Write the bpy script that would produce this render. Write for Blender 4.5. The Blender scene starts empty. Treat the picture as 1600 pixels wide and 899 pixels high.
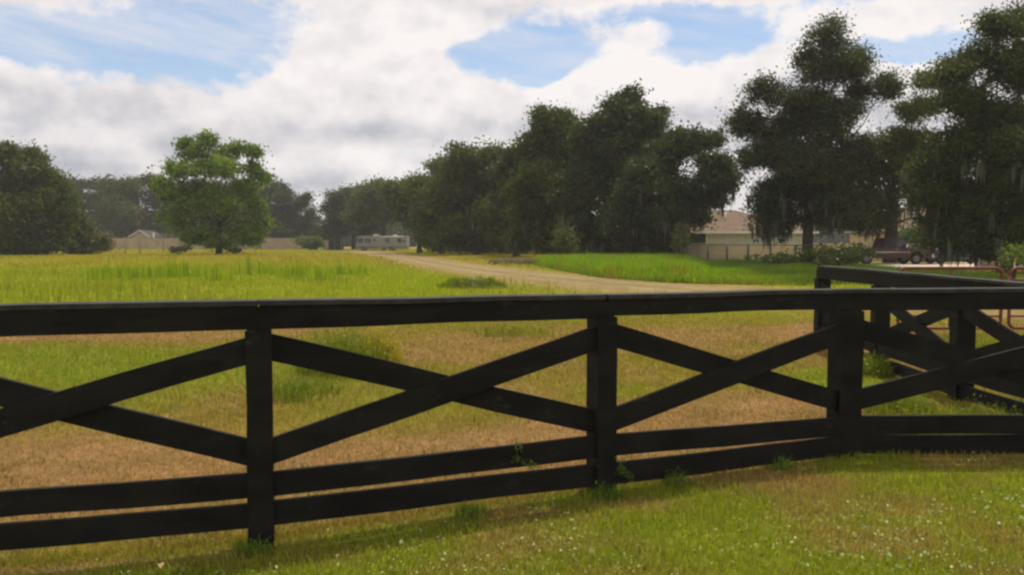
import bpy, bmesh, math, random
import numpy as np
from mathutils import Vector, Matrix

sc = bpy.context.scene
COL = sc.collection
F = 1280.0
EYE = 1.74
TH = math.atan(69.5 / F)
CT, ST = math.cos(TH), math.sin(TH)
random.seed(5)

# ------------------------------------------------------------------ placing
def ray(px, py):
    cx = (px - 800) / F; cy = (449.5 - py) / F
    return Vector((cx, CT + cy * ST, -ST + cy * CT))
def at(px, py, Y):
    d = ray(px, py); t = Y / d.y
    return Vector((d.x * t, Y, EYE + d.z * t))
def xat(px, Y):
    return at(px, 380, Y).x

def sstep(a, b, x):
    t = np.clip((x - a) / (b - a), 0, 1)
    return t * t * (3 - 2 * t)

# value noise in numpy
_T = np.random.RandomState(3).rand(256, 256)
def vnoise(x, y):
    xi = np.floor(x).astype(int); yi = np.floor(y).astype(int)
    fx = x - xi; fy = y - yi
    fx = fx * fx * (3 - 2 * fx); fy = fy * fy * (3 - 2 * fy)
    a = _T[xi & 255, yi & 255]; b = _T[(xi + 1) & 255, yi & 255]
    c = _T[xi & 255, (yi + 1) & 255]; d = _T[(xi + 1) & 255, (yi + 1) & 255]
    return (a * (1 - fx) + b * fx) * (1 - fy) + (c * (1 - fx) + d * fx) * fy
def fbm(x, y, o=4):
    s = 0; a = .5; n = 0
    for i in range(o):
        s = s + a * vnoise(x * 2 ** i + 17.3 * i, y * 2 ** i + 9.1 * i); n += a; a *= .5
    return s / n

def fence_y(x):
    return np.interp(x, [-3.5, -1.45, .58, 2.56, 4.6], [4.25, 4.7, 5.27, 6.2, 6.15])

def H(x, y):
    x = np.asarray(x, float); y = np.asarray(y, float)
    t = np.interp(x, [-3.5, -1.45, .58, 1.2], [-.07, 0, .13, .14])
    w = sstep(6, 11, y)
    h = t * (1 - w) + .14 * w
    h = h + (fbm(x * .9, y * .9, 3) - .5) * .05 * (1 - sstep(30, 80, y))
    h = h + (fbm(x * .05 + 40, y * .05, 2) - .5) * .3 * sstep(30, 90, y) * (1 - sstep(400, 900, y))
    return h

ROAD = [(-50, 215, 5), (-38, 180, 5), (-26, 146, 5), (-11.9, 93, 4.6), (-5.2, 62, 4.6), (-1.0, 45, 4.4), (2.8, 34, 4.6), (6.3, 26.5, 6.2),
        (10, 21.8, 7), (16, 18, 7), (26, 16.5, 7), (45, 16, 7)]
def road_pts(n=260):
    P = np.array([(a, b) for a, b, c in ROAD], float); W = np.array([c for a, b, c in ROAD], float)
    s = np.r_[0, np.cumsum(np.hypot(*np.diff(P, axis=0).T))]
    # catmull-ish smoothing by resampling + box filter
    u = np.linspace(0, 1, n) ** .7 * s[-1]; u = s[-1] - u[::-1]
    x = np.interp(u, s, P[:, 0]); y = np.interp(u, s, P[:, 1]); w = np.interp(u, s, W)
    for k in range(8):
        x[1:-1] = (x[:-2] + 2 * x[1:-1] + x[2:]) / 4; y[1:-1] = (y[:-2] + 2 * y[1:-1] + y[2:]) / 4
    return x, y, w
RX, RY, RW = road_pts()
def road_d(x, y):
    x = np.asarray(x, float).ravel(); y = np.asarray(y, float).ravel()
    best = np.full(x.shape, 1e9)
    for i in range(0, len(RX) - 1, 2):
        j = min(i + 2, len(RX) - 1)
        ax, ay = RX[i], RY[i]; bx, by = RX[j] - ax, RY[j] - ay
        t = np.clip(((x - ax) * bx + (y - ay) * by) / (bx * bx + by * by + 1e-9), 0, 1)
        d = np.hypot(x - ax - t * bx, y - ay - t * by) - RW[i] / 2
        best = np.minimum(best, d)
    return best

# tall grass strip
TGX = [0, 2.85, 4.4, 6.2, 11.4, 20, 34]
TGY = [79, 46, 35.5, 31.8, 31, 33, 36]
def in_tall(x, y):
    near = np.interp(x, TGX, TGY) + (fbm(x * .8, y * .8) - .5) * 3.0
    return (x > -.3) & (y > near) & (y < 66) & (x < 24)

BLOBS = [  # x, y, rx, ry, greenness
    (-5.6, 10.4, 3.2, 2.4, .75), (-9, 11, 3.0, 2.2, .6), (-6.5, 14.2, 4.0, 1.3, -.55), (-3.2, 6.2, 2.0, 1.0, -.75),
    (-4.8, 7.8, 1.5, .7, .1), (-1.1, 8.2, 1.9, 1.1, .32), (.7, 8.6, 1.0, .9, .18), (1.9, 10.6, 1.3, 1.9, .38),
    (-.6, 12.5, 3.2, 2.0, -.12), (4.6, 13.0, 2.6, 3.2, -.45), (.4, 6.5, 2.6, .75, -.8), (2.6, 7.6, 1.6, .9, -.6),
    (3.9, 8.4, .55, 2.3, .7), (-2.0, 10.2, 1.0, .8, .5), (-3.2, 17.5, 3.5, 1.7, .4), (3.2, 9.2, .6, .6, .4), (-2.4, 7.0, .8, .5, .3),
]
def greenness(x, y):
    g = .36 + (fbm(x * .8 + 5, y * .8 + 3, 5) - .5) * 1.1 + (fbm(x * .22, y * .22 + 8, 3) - .5) * .7
    for a, b, ra, rb, v in BLOBS:
        g = g + v * np.exp(-(((x - a) / ra) ** 2 + ((y - b) / rb) ** 2))
    far = sstep(15, 20, y + (fbm(x * .3, y * .3) - .5) * 3)
    g = g * (1 - far) + far * (.93 + (fbm(x * .12, y * .12, 4) - .5) * .5)
    return g
def gcol(x, y):
    """ground / blade base colour by place: mown straw, olive, bright field grass, lawn"""
    x = np.asarray(x, float).ravel(); y = np.asarray(y, float).ravel()
    g = np.clip(greenness(x, y), 0, 1)[:, None]
    straw = np.array([.35, .215, .085]); olive = np.array([.27, .225, .032]); green = np.array([.22, .27, .016])
    c = np.where(g < .5, straw + (olive - straw) * g * 2, olive + (green - olive) * (g - .5) * 2)
    field = np.array([.30, .345, .014]); yel = np.array([.40, .33, .04])
    f = sstep(15, 20, y)[:, None]
    fy = np.clip(sstep(45, 75, y) * .75 + (fbm(x * .15, y * .05) - .5) * .9, 0, 1)[:, None]
    c = c * (1 - f) + f * ((field * g + olive * (1 - g)) * (1 - fy) + yel * fy)
    rd = road_d(x, y)
    e = (1 - sstep(.0, 2.6, rd + (fbm(x * .7, y * .7) - .5) * 2))[:, None] * .85
    c = c * (1 - e) + e * np.array([.38, .285, .10])
    tg = in_tall(x, y)
    c[tg] = np.array([.10, .17, .015])
    fr = y < fence_y(x) - .02
    n = fbm(x * 1.6 + 30, y * 1.6, 4)
    n2 = np.exp(-(((x - .75) / .25) ** 2 + ((y - 4.95) / .12) ** 2)) + np.exp(-(((x - 2.0) / .4) ** 2 + ((y - 5.45) / .16) ** 2)) \
        + .8 * np.exp(-(((x + 2.6) / 1.5) ** 2 + ((y - 4.45) / .12) ** 2)) + .5 * np.exp(-(((x + .5) / 1.0) ** 2 + ((y - 4.85) / .1) ** 2))
    b = np.clip(sstep(.46, .66, n) * .7 + n2, 0, 1)[:, None]
    lawn = np.array([.255, .29, .022]) * (1 - b) + np.array([.33, .23, .08]) * b
    c[fr] = lawn[fr]
    return c

# ------------------------------------------------------------------ materials
def newmat(name):
    m = bpy.data.materials.new(name); m.use_nodes = True
    nt = m.node_tree; nt.nodes.clear()
    out = nt.nodes.new('ShaderNodeOutputMaterial')
    return m, nt, out
def principled(name, col, rough=.7, metal=0, spec=.5, noise=0, nscale=20, bump=0, bscale=60, stretch=(1, 1, 1), col2=None, coat=0):
    m, nt, out = newmat(name)
    p = nt.nodes.new('ShaderNodeBsdfPrincipled')
    p.inputs['Base Color'].default_value = (*col, 1)
    p.inputs['Roughness'].default_value = rough
    p.inputs['Metallic'].default_value = metal
    p.inputs['Specular IOR Level'].default_value = spec
    p.inputs['Coat Weight'].default_value = coat
    nt.links.new(p.outputs[0], out.inputs[0])
    tc = nt.nodes.new('ShaderNodeTexCoord'); mp = nt.nodes.new('ShaderNodeMapping')
    mp.inputs['Scale'].default_value = stretch
    nt.links.new(tc.outputs['Object'], mp.inputs['Vector'])
    if noise:
        n = nt.nodes.new('ShaderNodeTexNoise'); n.inputs['Scale'].default_value = nscale; n.inputs['Detail'].default_value = 6
        nt.links.new(mp.outputs[0], n.inputs['Vector'])
        r = nt.nodes.new('ShaderNodeValToRGB')
        c2 = col2 or tuple(max(0, c * (1 + noise)) for c in col)
        c1 = tuple(c * (1 - noise) for c in col) if col2 is None else col
        r.color_ramp.elements[0].position = .35; r.color_ramp.elements[1].position = .65
        r.color_ramp.elements[0].color = (*c1, 1); r.color_ramp.elements[1].color = (*c2, 1)
        nt.links.new(n.outputs['Fac'], r.inputs[0]); nt.links.new(r.outputs[0], p.inputs['Base Color'])
    if bump:
        n = nt.nodes.new('ShaderNodeTexNoise'); n.inputs['Scale'].default_value = bscale; n.inputs['Detail'].default_value = 5
        nt.links.new(mp.outputs[0], n.inputs['Vector'])
        b = nt.nodes.new('ShaderNodeBump'); b.inputs['Strength'].default_value = bump; b.inputs['Distance'].default_value = .02
        nt.links.new(n.outputs['Fac'], b.inputs['Height']); nt.links.new(b.outputs[0], p.inputs['Normal'])
    return m
def foliage_mat(name, transl=.35, rough=.55, spec=.25):
    m, nt, out = newmat(name)
    a = nt.nodes.new('ShaderNodeAttribute'); a.attribute_name = 'col'
    p = nt.nodes.new('ShaderNodeBsdfPrincipled'); p.inputs['Roughness'].default_value = rough
    p.inputs['Specular IOR Level'].default_value = spec
    t = nt.nodes.new('ShaderNodeBsdfTranslucent'); mx = nt.nodes.new('ShaderNodeMixShader')
    g = nt.nodes.new('ShaderNodeMix'); g.data_type = 'RGBA'; g.blend_type = 'MULTIPLY'; g.inputs[0].default_value = 1
    g.inputs[7].default_value = (1.15, 1.25, .5, 1)
    nt.links.new(a.outputs['Color'], p.inputs['Base Color']); nt.links.new(a.outputs['Color'], g.inputs[6])
    nt.links.new(g.outputs[2], t.inputs['Color']); mx.inputs[0].default_value = transl
    nt.links.new(p.outputs[0], mx.inputs[1]); nt.links.new(t.outputs[0], mx.inputs[2]); nt.links.new(mx.outputs[0], out.inputs[0])
    return m
def ground_mat(name, bump=.6):
    m, nt, out = newmat(name)
    a = nt.nodes.new('ShaderNodeAttribute'); a.attribute_name = 'col'
    p = nt.nodes.new('ShaderNodeBsdfPrincipled'); p.inputs['Roughness'].default_value = .95
    p.inputs['Specular IOR Level'].default_value = .1
    tc = nt.nodes.new('ShaderNodeTexCoord')
    n1 = nt.nodes.new('ShaderNodeTexNoise'); n1.inputs['Scale'].default_value = 14; n1.inputs['Detail'].default_value = 8
    n1.inputs['Roughness'].default_value = .75
    n2 = nt.nodes.new('ShaderNodeTexNoise'); n2.inputs['Scale'].default_value = 2.3; n2.inputs['Detail'].default_value = 6
    for n in (n1, n2): nt.links.new(tc.outputs['Object'], n.inputs['Vector'])
    r = nt.nodes.new('ShaderNodeValToRGB'); r.color_ramp.elements[0].position = .3; r.color_ramp.elements[1].position = .72
    r.color_ramp.elements[0].color = (.45, .42, .4, 1); r.color_ramp.elements[1].color = (1.25, 1.2, 1.15, 1)
    nt.links.new(n1.outputs['Fac'], r.inputs[0])
    r2 = nt.nodes.new('ShaderNodeValToRGB'); r2.color_ramp.elements[0].position = .3; r2.color_ramp.elements[1].position = .7
    r2.color_ramp.elements[0].color = (.75, .78, .7, 1); r2.color_ramp.elements[1].color = (1.12, 1.08, 1.1, 1)
    nt.links.new(n2.outputs['Fac'], r2.inputs[0])
    m1 = nt.nodes.new('ShaderNodeMix'); m1.data_type = 'RGBA'; m1.blend_type = 'MULTIPLY'; m1.inputs[0].default_value = 1
    m2 = nt.nodes.new('ShaderNodeMix'); m2.data_type = 'RGBA'; m2.blend_type = 'MULTIPLY'; m2.inputs[0].default_value = 1
    nt.links.new(a.outputs['Color'], m1.inputs[6]); nt.links.new(r.outputs[0], m1.inputs[7])
    nt.links.new(m1.outputs[2], m2.inputs[6]); nt.links.new(r2.outputs[0], m2.inputs[7])
    nt.links.new(m2.outputs[2], p.inputs['Base Color'])
    b = nt.nodes.new('ShaderNodeBump'); b.inputs['Strength'].default_value = bump; b.inputs['Distance'].default_value = .04
    nt.links.new(n1.outputs['Fac'], b.inputs['Height']); nt.links.new(b.outputs[0], p.inputs['Normal'])
    nt.links.new(p.outputs[0], out.inputs[0])
    return m

M = {}
M['ground'] = ground_mat('ground_soil_and_turf')
M['road'] = ground_mat('packed_gravel', .9)
M['blade'] = foliage_mat('grass_blades', .42, .6, .2)
M['leaf'] = foliage_mat('tree_leaves', .4, .5, .3)
M['clover'] = foliage_mat('clover_leaves', .15, .5, .4)
M['moss'] = foliage_mat('spanish_moss', .3, .9, .1)
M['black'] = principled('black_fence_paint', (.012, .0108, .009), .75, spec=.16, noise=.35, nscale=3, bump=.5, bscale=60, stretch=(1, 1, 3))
M['blacklit'] = principled('black_fence_paint_lit_top', (.034, .031, .028), .65, spec=.2, noise=.35, nscale=9, bump=.3, bscale=40)  # fence black lightened: sun on the cap tops put into the colour
def wear(m):
    nt = m.node_tree; p = [n for n in nt.nodes if n.type == 'BSDF_PRINCIPLED'][0]
    src = p.inputs['Base Color'].links[0].from_socket
    tc = nt.nodes.new('ShaderNodeTexCoord')
    def layer(src, scale, st, lo, hi, col, amt, det=8):
        mp = nt.nodes.new('ShaderNodeMapping'); mp.inputs['Scale'].default_value = st
        n = nt.nodes.new('ShaderNodeTexNoise'); n.inputs['Scale'].default_value = scale; n.inputs['Detail'].default_value = det; n.inputs['Roughness'].default_value = .7
        r = nt.nodes.new('ShaderNodeMapRange'); r.inputs[1].default_value = lo; r.inputs[2].default_value = hi; r.inputs[4].default_value = amt
        mx = nt.nodes.new('ShaderNodeMix'); mx.data_type = 'RGBA'; mx.inputs[7].default_value = (*col, 1)
        nt.links.new(tc.outputs['Object'], mp.inputs[0]); nt.links.new(mp.outputs[0], n.inputs['Vector']); nt.links.new(n.outputs['Fac'], r.inputs[0])
        nt.links.new(r.outputs[0], mx.inputs[0]); nt.links.new(src, mx.inputs[6]); return mx.outputs[2]
    src = layer(src, 7, (1, 1, 2.5), .60, .72, (.05, .045, .035), .8)
    src = layer(src, 2.2, (1, 1, 1), .55, .8, (.02, .022, .010), .8)
    nt.links.new(src, p.inputs['Base Color'])
wear(M['black']); wear(M['blacklit'])
M['bark'] = principled('oak_bark', (.07, .058, .045), .95, spec=.1, noise=.4, nscale=3, bump=.8, bscale=12)
M['tanwall'] = principled('tan_masonry_paint', (.36, .29, .19), .85, spec=.1, noise=.12, nscale=.6, bump=.1)
M['tanvinyl'] = principled('tan_vinyl_board', (.60, .50, .36), .6, spec=.3, noise=.08, nscale=1.2)
M['housewall'] = principled('pale_stucco', (.45, .46, .42), .85, spec=.1, noise=.06, nscale=2, bump=.15)
M['tanhouse'] = principled('tan_stucco', (.5, .4, .27), .85, spec=.1, noise=.08, nscale=2, bump=.15)
M['roof'] = principled('brown_shingle', (.175, .125, .09), .9, spec=.1, noise=.25, nscale=3, bump=.3, bscale=9, stretch=(1, 1, 5))
M['roofgrey'] = principled('grey_shingle', (.085, .075, .065), .9, spec=.1, noise=.2, nscale=3)
M['white'] = principled('white_trim_paint', (.75, .75, .72), .5, noise=.05, nscale=4)
M['darkglass'] = principled('dark_window_glass', (.015, .018, .022), .08, spec=.8)
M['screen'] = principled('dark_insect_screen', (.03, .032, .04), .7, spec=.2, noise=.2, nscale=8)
M['rvwhite'] = principled('cream_fibreglass', (.22, .21, .185), .4, noise=.05, nscale=2)
M['rvtan'] = principled('tan_fibreglass', (.16, .135, .10), .5, noise=.06, nscale=2)
M['rubber'] = principled('tyre_rubber', (.02, .02, .02), .85, spec=.2)
M['steel'] = principled('wheel_steel', (.16, .16, .16), .5, metal=.6)
M['galv'] = principled('dark_galvanised_pipe', (.08, .075, .07), .55, metal=.3, noise=.2, nscale=8)
M['redpaint'] = principled('dark_red_car_paint', (.032, .006, .006), .5, coat=.3, noise=.1, nscale=3)
M['redpipe'] = principled('faded_red_pipe_paint', (.15, .025, .02), .55, noise=.3, nscale=6)
M['bluepaint'] = principled('dark_blue_car_paint', (.015, .025, .07), .3, coat=.6, noise=.1, nscale=3)
M['chrome'] = principled('chrome', (.7, .7, .7), .12, metal=1)
M['amber'] = principled('tail_lamp_plastic', (.35, .02, .015), .25)
M['concrete'] = principled('driveway_concrete', (.62, .50, .38), .9, spec=.1, noise=.08, nscale=.8, bump=.2)
M['stone'] = principled('pale_rubble', (.23, .21, .13), .9, spec=.1, noise=.35, nscale=6, bump=.5)
M['soil'] = principled('dark_soil', (.10, .09, .04), .95, spec=.1, noise=.4, nscale=10, bump=.8)
M['wood'] = principled('weathered_wood', (.19, .15, .09), .9, spec=.1, noise=.3, nscale=8)
M['dryleaf'] = principled('dry_leaf', (.55, .38, .18), .7)

# ------------------------------------------------------------------ object helpers
def link(o, parent=None):
    COL.objects.link(o)
    if parent is not None: o.parent = parent
    return o
def tag(o, label=None, cat=None, group=None, kind=None):
    if label: o['label'] = label
    if cat: o['category'] = cat
    if group: o['group'] = group
    if kind: o['kind'] = kind
    return o
def thing(name, label, cat, loc=(0, 0, 0), rz=0, group=None):
    o = bpy.data.objects.new(name, None); o.location = loc; o.rotation_euler = (0, 0, rz)
    o.empty_display_size = .3
    return tag(link(o), label, cat, group)
def npmesh(name, V, Fc, mat, parent=None, col=None, smooth=False):
    """V (n,3), Fc (m,k) faces all of k corners"""
    me = bpy.data.meshes.new(name)
    n, (m, k) = len(V), Fc.shape
    me.vertices.add(n); me.vertices.foreach_set('co', np.ascontiguousarray(V, dtype=np.float32).ravel())
    me.loops.add(m * k); me.loops.foreach_set('vertex_index', np.ascontiguousarray(Fc, dtype=np.int32).ravel())
    me.polygons.add(m)
    me.polygons.foreach_set('loop_start', np.arange(0, m * k, k, dtype=np.int32))
    me.polygons.foreach_set('loop_total', np.full(m, k, dtype=np.int32))
    if smooth: me.polygons.foreach_set('use_smooth', np.ones(m, dtype=bool))
    me.update(calc_edges=True)
    if col is not None:
        at_ = me.color_attributes.new('col', 'FLOAT_COLOR', 'POINT')
        c4 = np.ones((n, 4), dtype=np.float32); c4[:, :3] = col
        at_.data.foreach_set('color', c4.ravel())
    me.materials.append(mat)
    return link(bpy.data.objects.new(name, me), parent)
class MB:
    def __init__(s): s.bm = bmesh.new()
    def box(s, lo, hi, bev=0):
        r = bmesh.ops.create_cube(s.bm, size=1)
        c = [(a + b) / 2 for a, b in zip(lo, hi)]; d = [b - a for a, b in zip(lo, hi)]
        for v in r['verts']: v.co = Vector((c[i] + v.co[i] * d[i] for i in range(3)))
        if bev:
            es = list({e for v in r['verts'] for e in v.link_edges})
            bmesh.ops.bevel(s.bm, geom=es, offset=bev, segments=2, affect='EDGES')
        return s
    def board(s, p0, p1, h, t, n=None, bev=.006, warp=True):
        """box along p0-p1, h high (perpendicular within the plane of n), t thick along n"""
        p0, p1 = Vector(p0), Vector(p1); d = (p1 - p0); L = d.length; d.normalize()
        if n is None: n = Vector((0, 0, 1)).cross(d).normalized()
        n = Vector(n); n = (n - d * n.dot(d)).normalized(); u = n.cross(d).normalized()
        if u.z < 0: u = -u
        c = (p0 + p1) / 2
        hd = Vector((d.x, d.y, 0)); sh = 0
        if hd.length > .3:
            hd.normalize(); sh = -(u.dot(hd)) / d.dot(hd) * h
        ns = max(2, int(L / .22)) if L > .8 else 1
        ph = [random.random() * 6.28 for k in range(4)]; am = (.0035 if L > 1.2 else .0015) if warp else 0
        rings = []
        for k in range(ns + 1):
            x = k / ns - .5; e = math.sin((x + .5) * math.pi)
            du = am * (math.sin(x * 5 + ph[0]) + .5 * math.sin(x * 13 + ph[1])) * e; dn = am * math.sin(x * 4 + ph[2]) * e
            tw = .018 * math.sin(x * 3 + ph[3]) * e
            ring = []
            for (qz, qy) in ((-.5, -.5), (.5, -.5), (.5, .5), (-.5, .5)):
                hz = qz * h * (1 + (.02 * math.sin(x * 9 + ph[1] + qz * 5) if warp else 0))
                ring.append(s.bm.verts.new(c + d * (x * L + qz * sh) + u * (hz + du) + n * (qy * t + dn + tw * hz)))
            rings.append(ring)
        fs = [s.bm.faces.new(rings[0][::-1]), s.bm.faces.new(rings[-1])]
        for r0, r1 in zip(rings, rings[1:]):
            for k in range(4): fs.append(s.bm.faces.new((r0[k], r0[(k + 1) % 4], r1[(k + 1) % 4], r1[k])))
        if bev:
            lg = [e_ for e_ in {e_ for f in fs for e_ in f.edges} if len(e_.link_faces) == 2 and e_.calc_face_angle() > .6]
            bmesh.ops.bevel(s.bm, geom=lg, offset=bev, segments=2, affect='EDGES')
        return s
    def tube(s, pts, rad, seg=8):
        pts = [Vector(p) for p in pts]
        if not hasattr(rad, '__len__'): rad = [rad] * len(pts)
        rings = []
        for i, p in enumerate(pts):
            d = (pts[min(i + 1, len(pts) - 1)] - pts[max(i - 1, 0)]).normalized()
            a = d.cross(Vector((.31, .92, .2))).normalized(); b = d.cross(a)
            rings.append([s.bm.verts.new(p + (a * math.cos(2 * math.pi * k / seg) + b * math.sin(2 * math.pi * k / seg)) * rad[i]) for k in range(seg)])
        for r0, r1 in zip(rings, rings[1:]):
            for k in range(seg):
                f = s.bm.faces.new((r0[k], r0[(k + 1) % seg], r1[(k + 1) % seg], r1[k])); f.smooth = True
        s.bm.faces.new(rings[0][::-1]); s.bm.faces.new(rings[-1])
        return s
    def cyl(s, c, axis, r, L, seg=20, bev=0):
        a = Vector(axis).normalized(); c = Vector(c)
        return s.tube([c - a * L / 2, c + a * L / 2], r, seg)
    def prism(s, prof, y0, y1, bev=0):
        """profile in x,z extruded along y"""
        a = [s.bm.verts.new((x, y0, z)) for x, z in prof]; b = [s.bm.verts.new((x, y1, z)) for x, z in prof]
        n = len(prof); fs = [s.bm.faces.new(a), s.bm.faces.new(b[::-1])]
        for i in range(n): fs.append(s.bm.faces.new((a[i], b[i], b[(i + 1) % n], a[(i + 1) % n])))
        if bev:
            es = list({e for f in fs for e in f.edges})
            bmesh.ops.bevel(s.bm, geom=es, offset=bev, segments=3, affect='EDGES')
        return s
    def poly(s, pts):
        s.bm.faces.new([s.bm.verts.new(p) for p in pts]); return s
    def build(s, name, mat, parent=None):
        bmesh.ops.recalc_face_normals(s.bm, faces=s.bm.faces[:])
        me = bpy.data.meshes.new(name); s.bm.to_mesh(me); s.bm.free()
        me.materials.append(mat)
        return link(bpy.data.objects.new(name, me), parent)
def copy_tree(o, parent=None):
    c = o.copy(); COL.objects.link(c); c.parent = parent
    for ch in list(o.children): copy_tree(ch, c)
    return c

# ------------------------------------------------------------------ ground and road
def build_ground():
    ys = np.concatenate([np.linspace(-30, 2.4, 20), np.geomspace(2.5, 60, 330) , np.geomspace(61, 2500, 130)])
    u = np.linspace(-1, 1, 420)
    xs = np.sinh(u * 6.1) / np.sinh(6.1) * 1500 * .6 + u * 30
    X, Y = np.meshgrid(xs, ys)
    x, y = X.ravel(), Y.ravel()
    V = np.stack([x, y, H(x, y)], 1)
    ny, nx = X.shape
    i = np.arange(ny - 1)[:, None] * nx + np.arange(nx - 1)[None, :]
    Fc = np.stack([i, i + 1, i + nx + 1, i + nx], -1).reshape(-1, 4)
    c = gcol(x, y) * .8
    o = npmesh('ground', V, Fc, M['ground'], col=c, smooth=True)
    tag(o, 'flat pasture ground of mown straw, olive turf and green field', kind='structure')
build_ground()

def build_road():
    n = len(RX); K = 17
    dx = np.gradient(RX); dy = np.gradient(RY); l = np.hypot(dx, dy); nx_, ny_ = -dy / l, dx / l
    V = []; C = []
    for i in range(n):
        wl = RW[i] / 2 * (1 + (fbm(np.array(i * .35), np.array(3.)) - .5) * .5)
        wr = RW[i] / 2 * (1 + (fbm(np.array(i * .35), np.array(33.)) - .5) * .5)
        for k in range(K):
            t = k / (K - 1) * 2 - 1
            s = t * (wl if t > 0 else wr)
            x, y = RX[i] + nx_[i] * s, RY[i] + ny_[i] * s
            z = float(H(x, y)) + (.03 if abs(t) < .99 else -.05)
            V.append((x, y, z))
            a = abs(abs(s) - .95)
            track = math.exp(-(a / .45) ** 2)
            nn = float(fbm(np.array(x * .5), np.array(y * .5)))
            mid = math.exp(-(s / .45) ** 2) * nn
            c = np.array([.30, .225, .085]) * (1 - .8 * track) + np.array([.33, .275, .19]) * .8 * track
            c = c * (1 - mid * .8) + np.array([.22, .2, .04]) * mid * .8
            C.append(c * (.8 + .4 * nn))
    i = np.arange(n - 1)[:, None] * K + np.arange(K - 1)[None, :]
    Fc = np.stack([i, i + 1, i + K + 1, i + K], -1).reshape(-1, 4)
    o = npmesh('gravel_road', np.array(V), Fc, M['road'], col=np.array(C), smooth=True)
    tag(o, 'sandy gravel track curving across the pasture', kind='structure')
build_road()

pad = MB()
pad.box((21, 47, .05), (44, 60, .31), .02)
o = pad.build('driveway', M['concrete']); tag(o, 'sunlit pale concrete driveway under the oaks', kind='structure')

# ------------------------------------------------------------------ grass
def blades(name, x, y, h, w, c, mat=None, parent=None, z0=None, lean=.5, rng=None):
    n = len(x); rng = rng or np.random.RandomState(1)
    z = H(x, y) if z0 is None else z0
    a = rng.rand(n) * 2 * np.pi; b = rng.rand(n) * 2 * np.pi
    ld = np.stack([np.cos(b), np.sin(b)], 1) * (h * lean * (rng.rand(n) ** 1.2))[:, None]
    wx = np.cos(a) * w / 2; wy = np.sin(a) * w / 2
    V = np.zeros((n, 5, 3))
    V[:, 0] = np.stack([x - wx, y - wy, z - .01], 1); V[:, 1] = np.stack([x + wx, y + wy, z - .01], 1)
    mx, my, mz = x + ld[:, 0] * .35, y + ld[:, 1] * .35, z + h * .6
    V[:, 2] = np.stack([mx - wx * .75, my - wy * .75, mz], 1); V[:, 3] = np.stack([mx + wx * .75, my + wy * .75, mz], 1)
    V[:, 4] = np.stack([x + ld[:, 0], y + ld[:, 1], z + h], 1)
    i = np.arange(n)[:, None] * 5
    Fc = np.concatenate([i + [[0, 1, 3]], i + [[0, 3, 2]], i + [[2, 3, 4]]], 0)
    cc = np.repeat(c[:, None, :], 5, 1).reshape(-1, 3)
    return npmesh(name, V.reshape(-1, 3), Fc, mat or M['blade'], parent, col=cc)

def sample(rng, n, y0, y1, p=1.6, m=.72):
    u = rng.rand(n); e = 2 - p  # area element grows with y
    y = (y0 ** e + u * (y1 ** e - y0 ** e)) ** (1 / e) if abs(e) > 1e-6 else y0 * (y1 / y0) ** u
    x = (rng.rand(n) * 2 - 1) * (y * m + .6)
    return x, y

rng = np.random.RandomState(11)
# lawn in front of the fence
x, y = sample(rng, 190000, 2.9, 7, 1.2)
k = y < fence_y(x) + .12; x, y = x[k], y[k]
cl = fbm(x * 3, y * 3, 3)
n = len(x)
h = (.016 + .04 * rng.rand(n) ** 2) * (.5 + cl)
c = gcol(x, y) * (.75 + .6 * rng.rand(n))[:, None]
dry = rng.rand(n) < .10; c[dry] = np.array([.36, .28, .13]) * (.7 + .5 * rng.rand(dry.sum()))[:, None]
o = blades('lawn_grass', x, y, h, .004 + .004 * rng.rand(n), c, lean=.9, rng=rng)
tag(o, 'short green verge grass on the near side of the fence', 'grass', kind='stuff')
# clover
x, y = sample(rng, 13000, 2.9, 6.6, 1.2)
pat = fbm(x * 1.1 + 9, y * 1.1, 4) - .05
k = (y < fence_y(x) - .08) & (1.5 * (pat - .5) + .5 + .12 * (x > -.6) + .1 * np.clip((4.9 - y), -1, 1) > .47 + .25 * rng.rand(len(x))); x, y = x[k], y[k]
n = len(x)
ang = rng.rand(n) * 6.28; r = .0035 + .005 * rng.rand(n); z = H(x, y) + .015 + .025 * rng.rand(n)
tx = (rng.rand(n) - .5) * 1.6; ty = (rng.rand(n) - .5) * 1.6
V = np.zeros((n, 6, 3))
for q in range(6):
    ca, sa = np.cos(ang + q * math.pi / 3) * r, np.sin(ang + q * math.pi / 3) * r
    V[:, q] = np.stack([x + ca, y + sa, z + ca * tx + sa * ty], 1)
Fc = np.arange(n * 6).reshape(n, 6)
c = np.array([.22, .285, .07]) * (.6 + .8 * rng.rand(n))[:, None]
pale = rng.rand(n) < .05; c[pale] = np.array([.34, .38, .22])  # a few leaves paled: glints painted into their colour
o = npmesh('clover', V.reshape(-1, 3), Fc, M['clover'], col=np.repeat(c, 6, 0))
tag(o, 'small clover leaves, some paled as painted glints, scattered through the verge grass', 'clover', kind='stuff')
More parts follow.
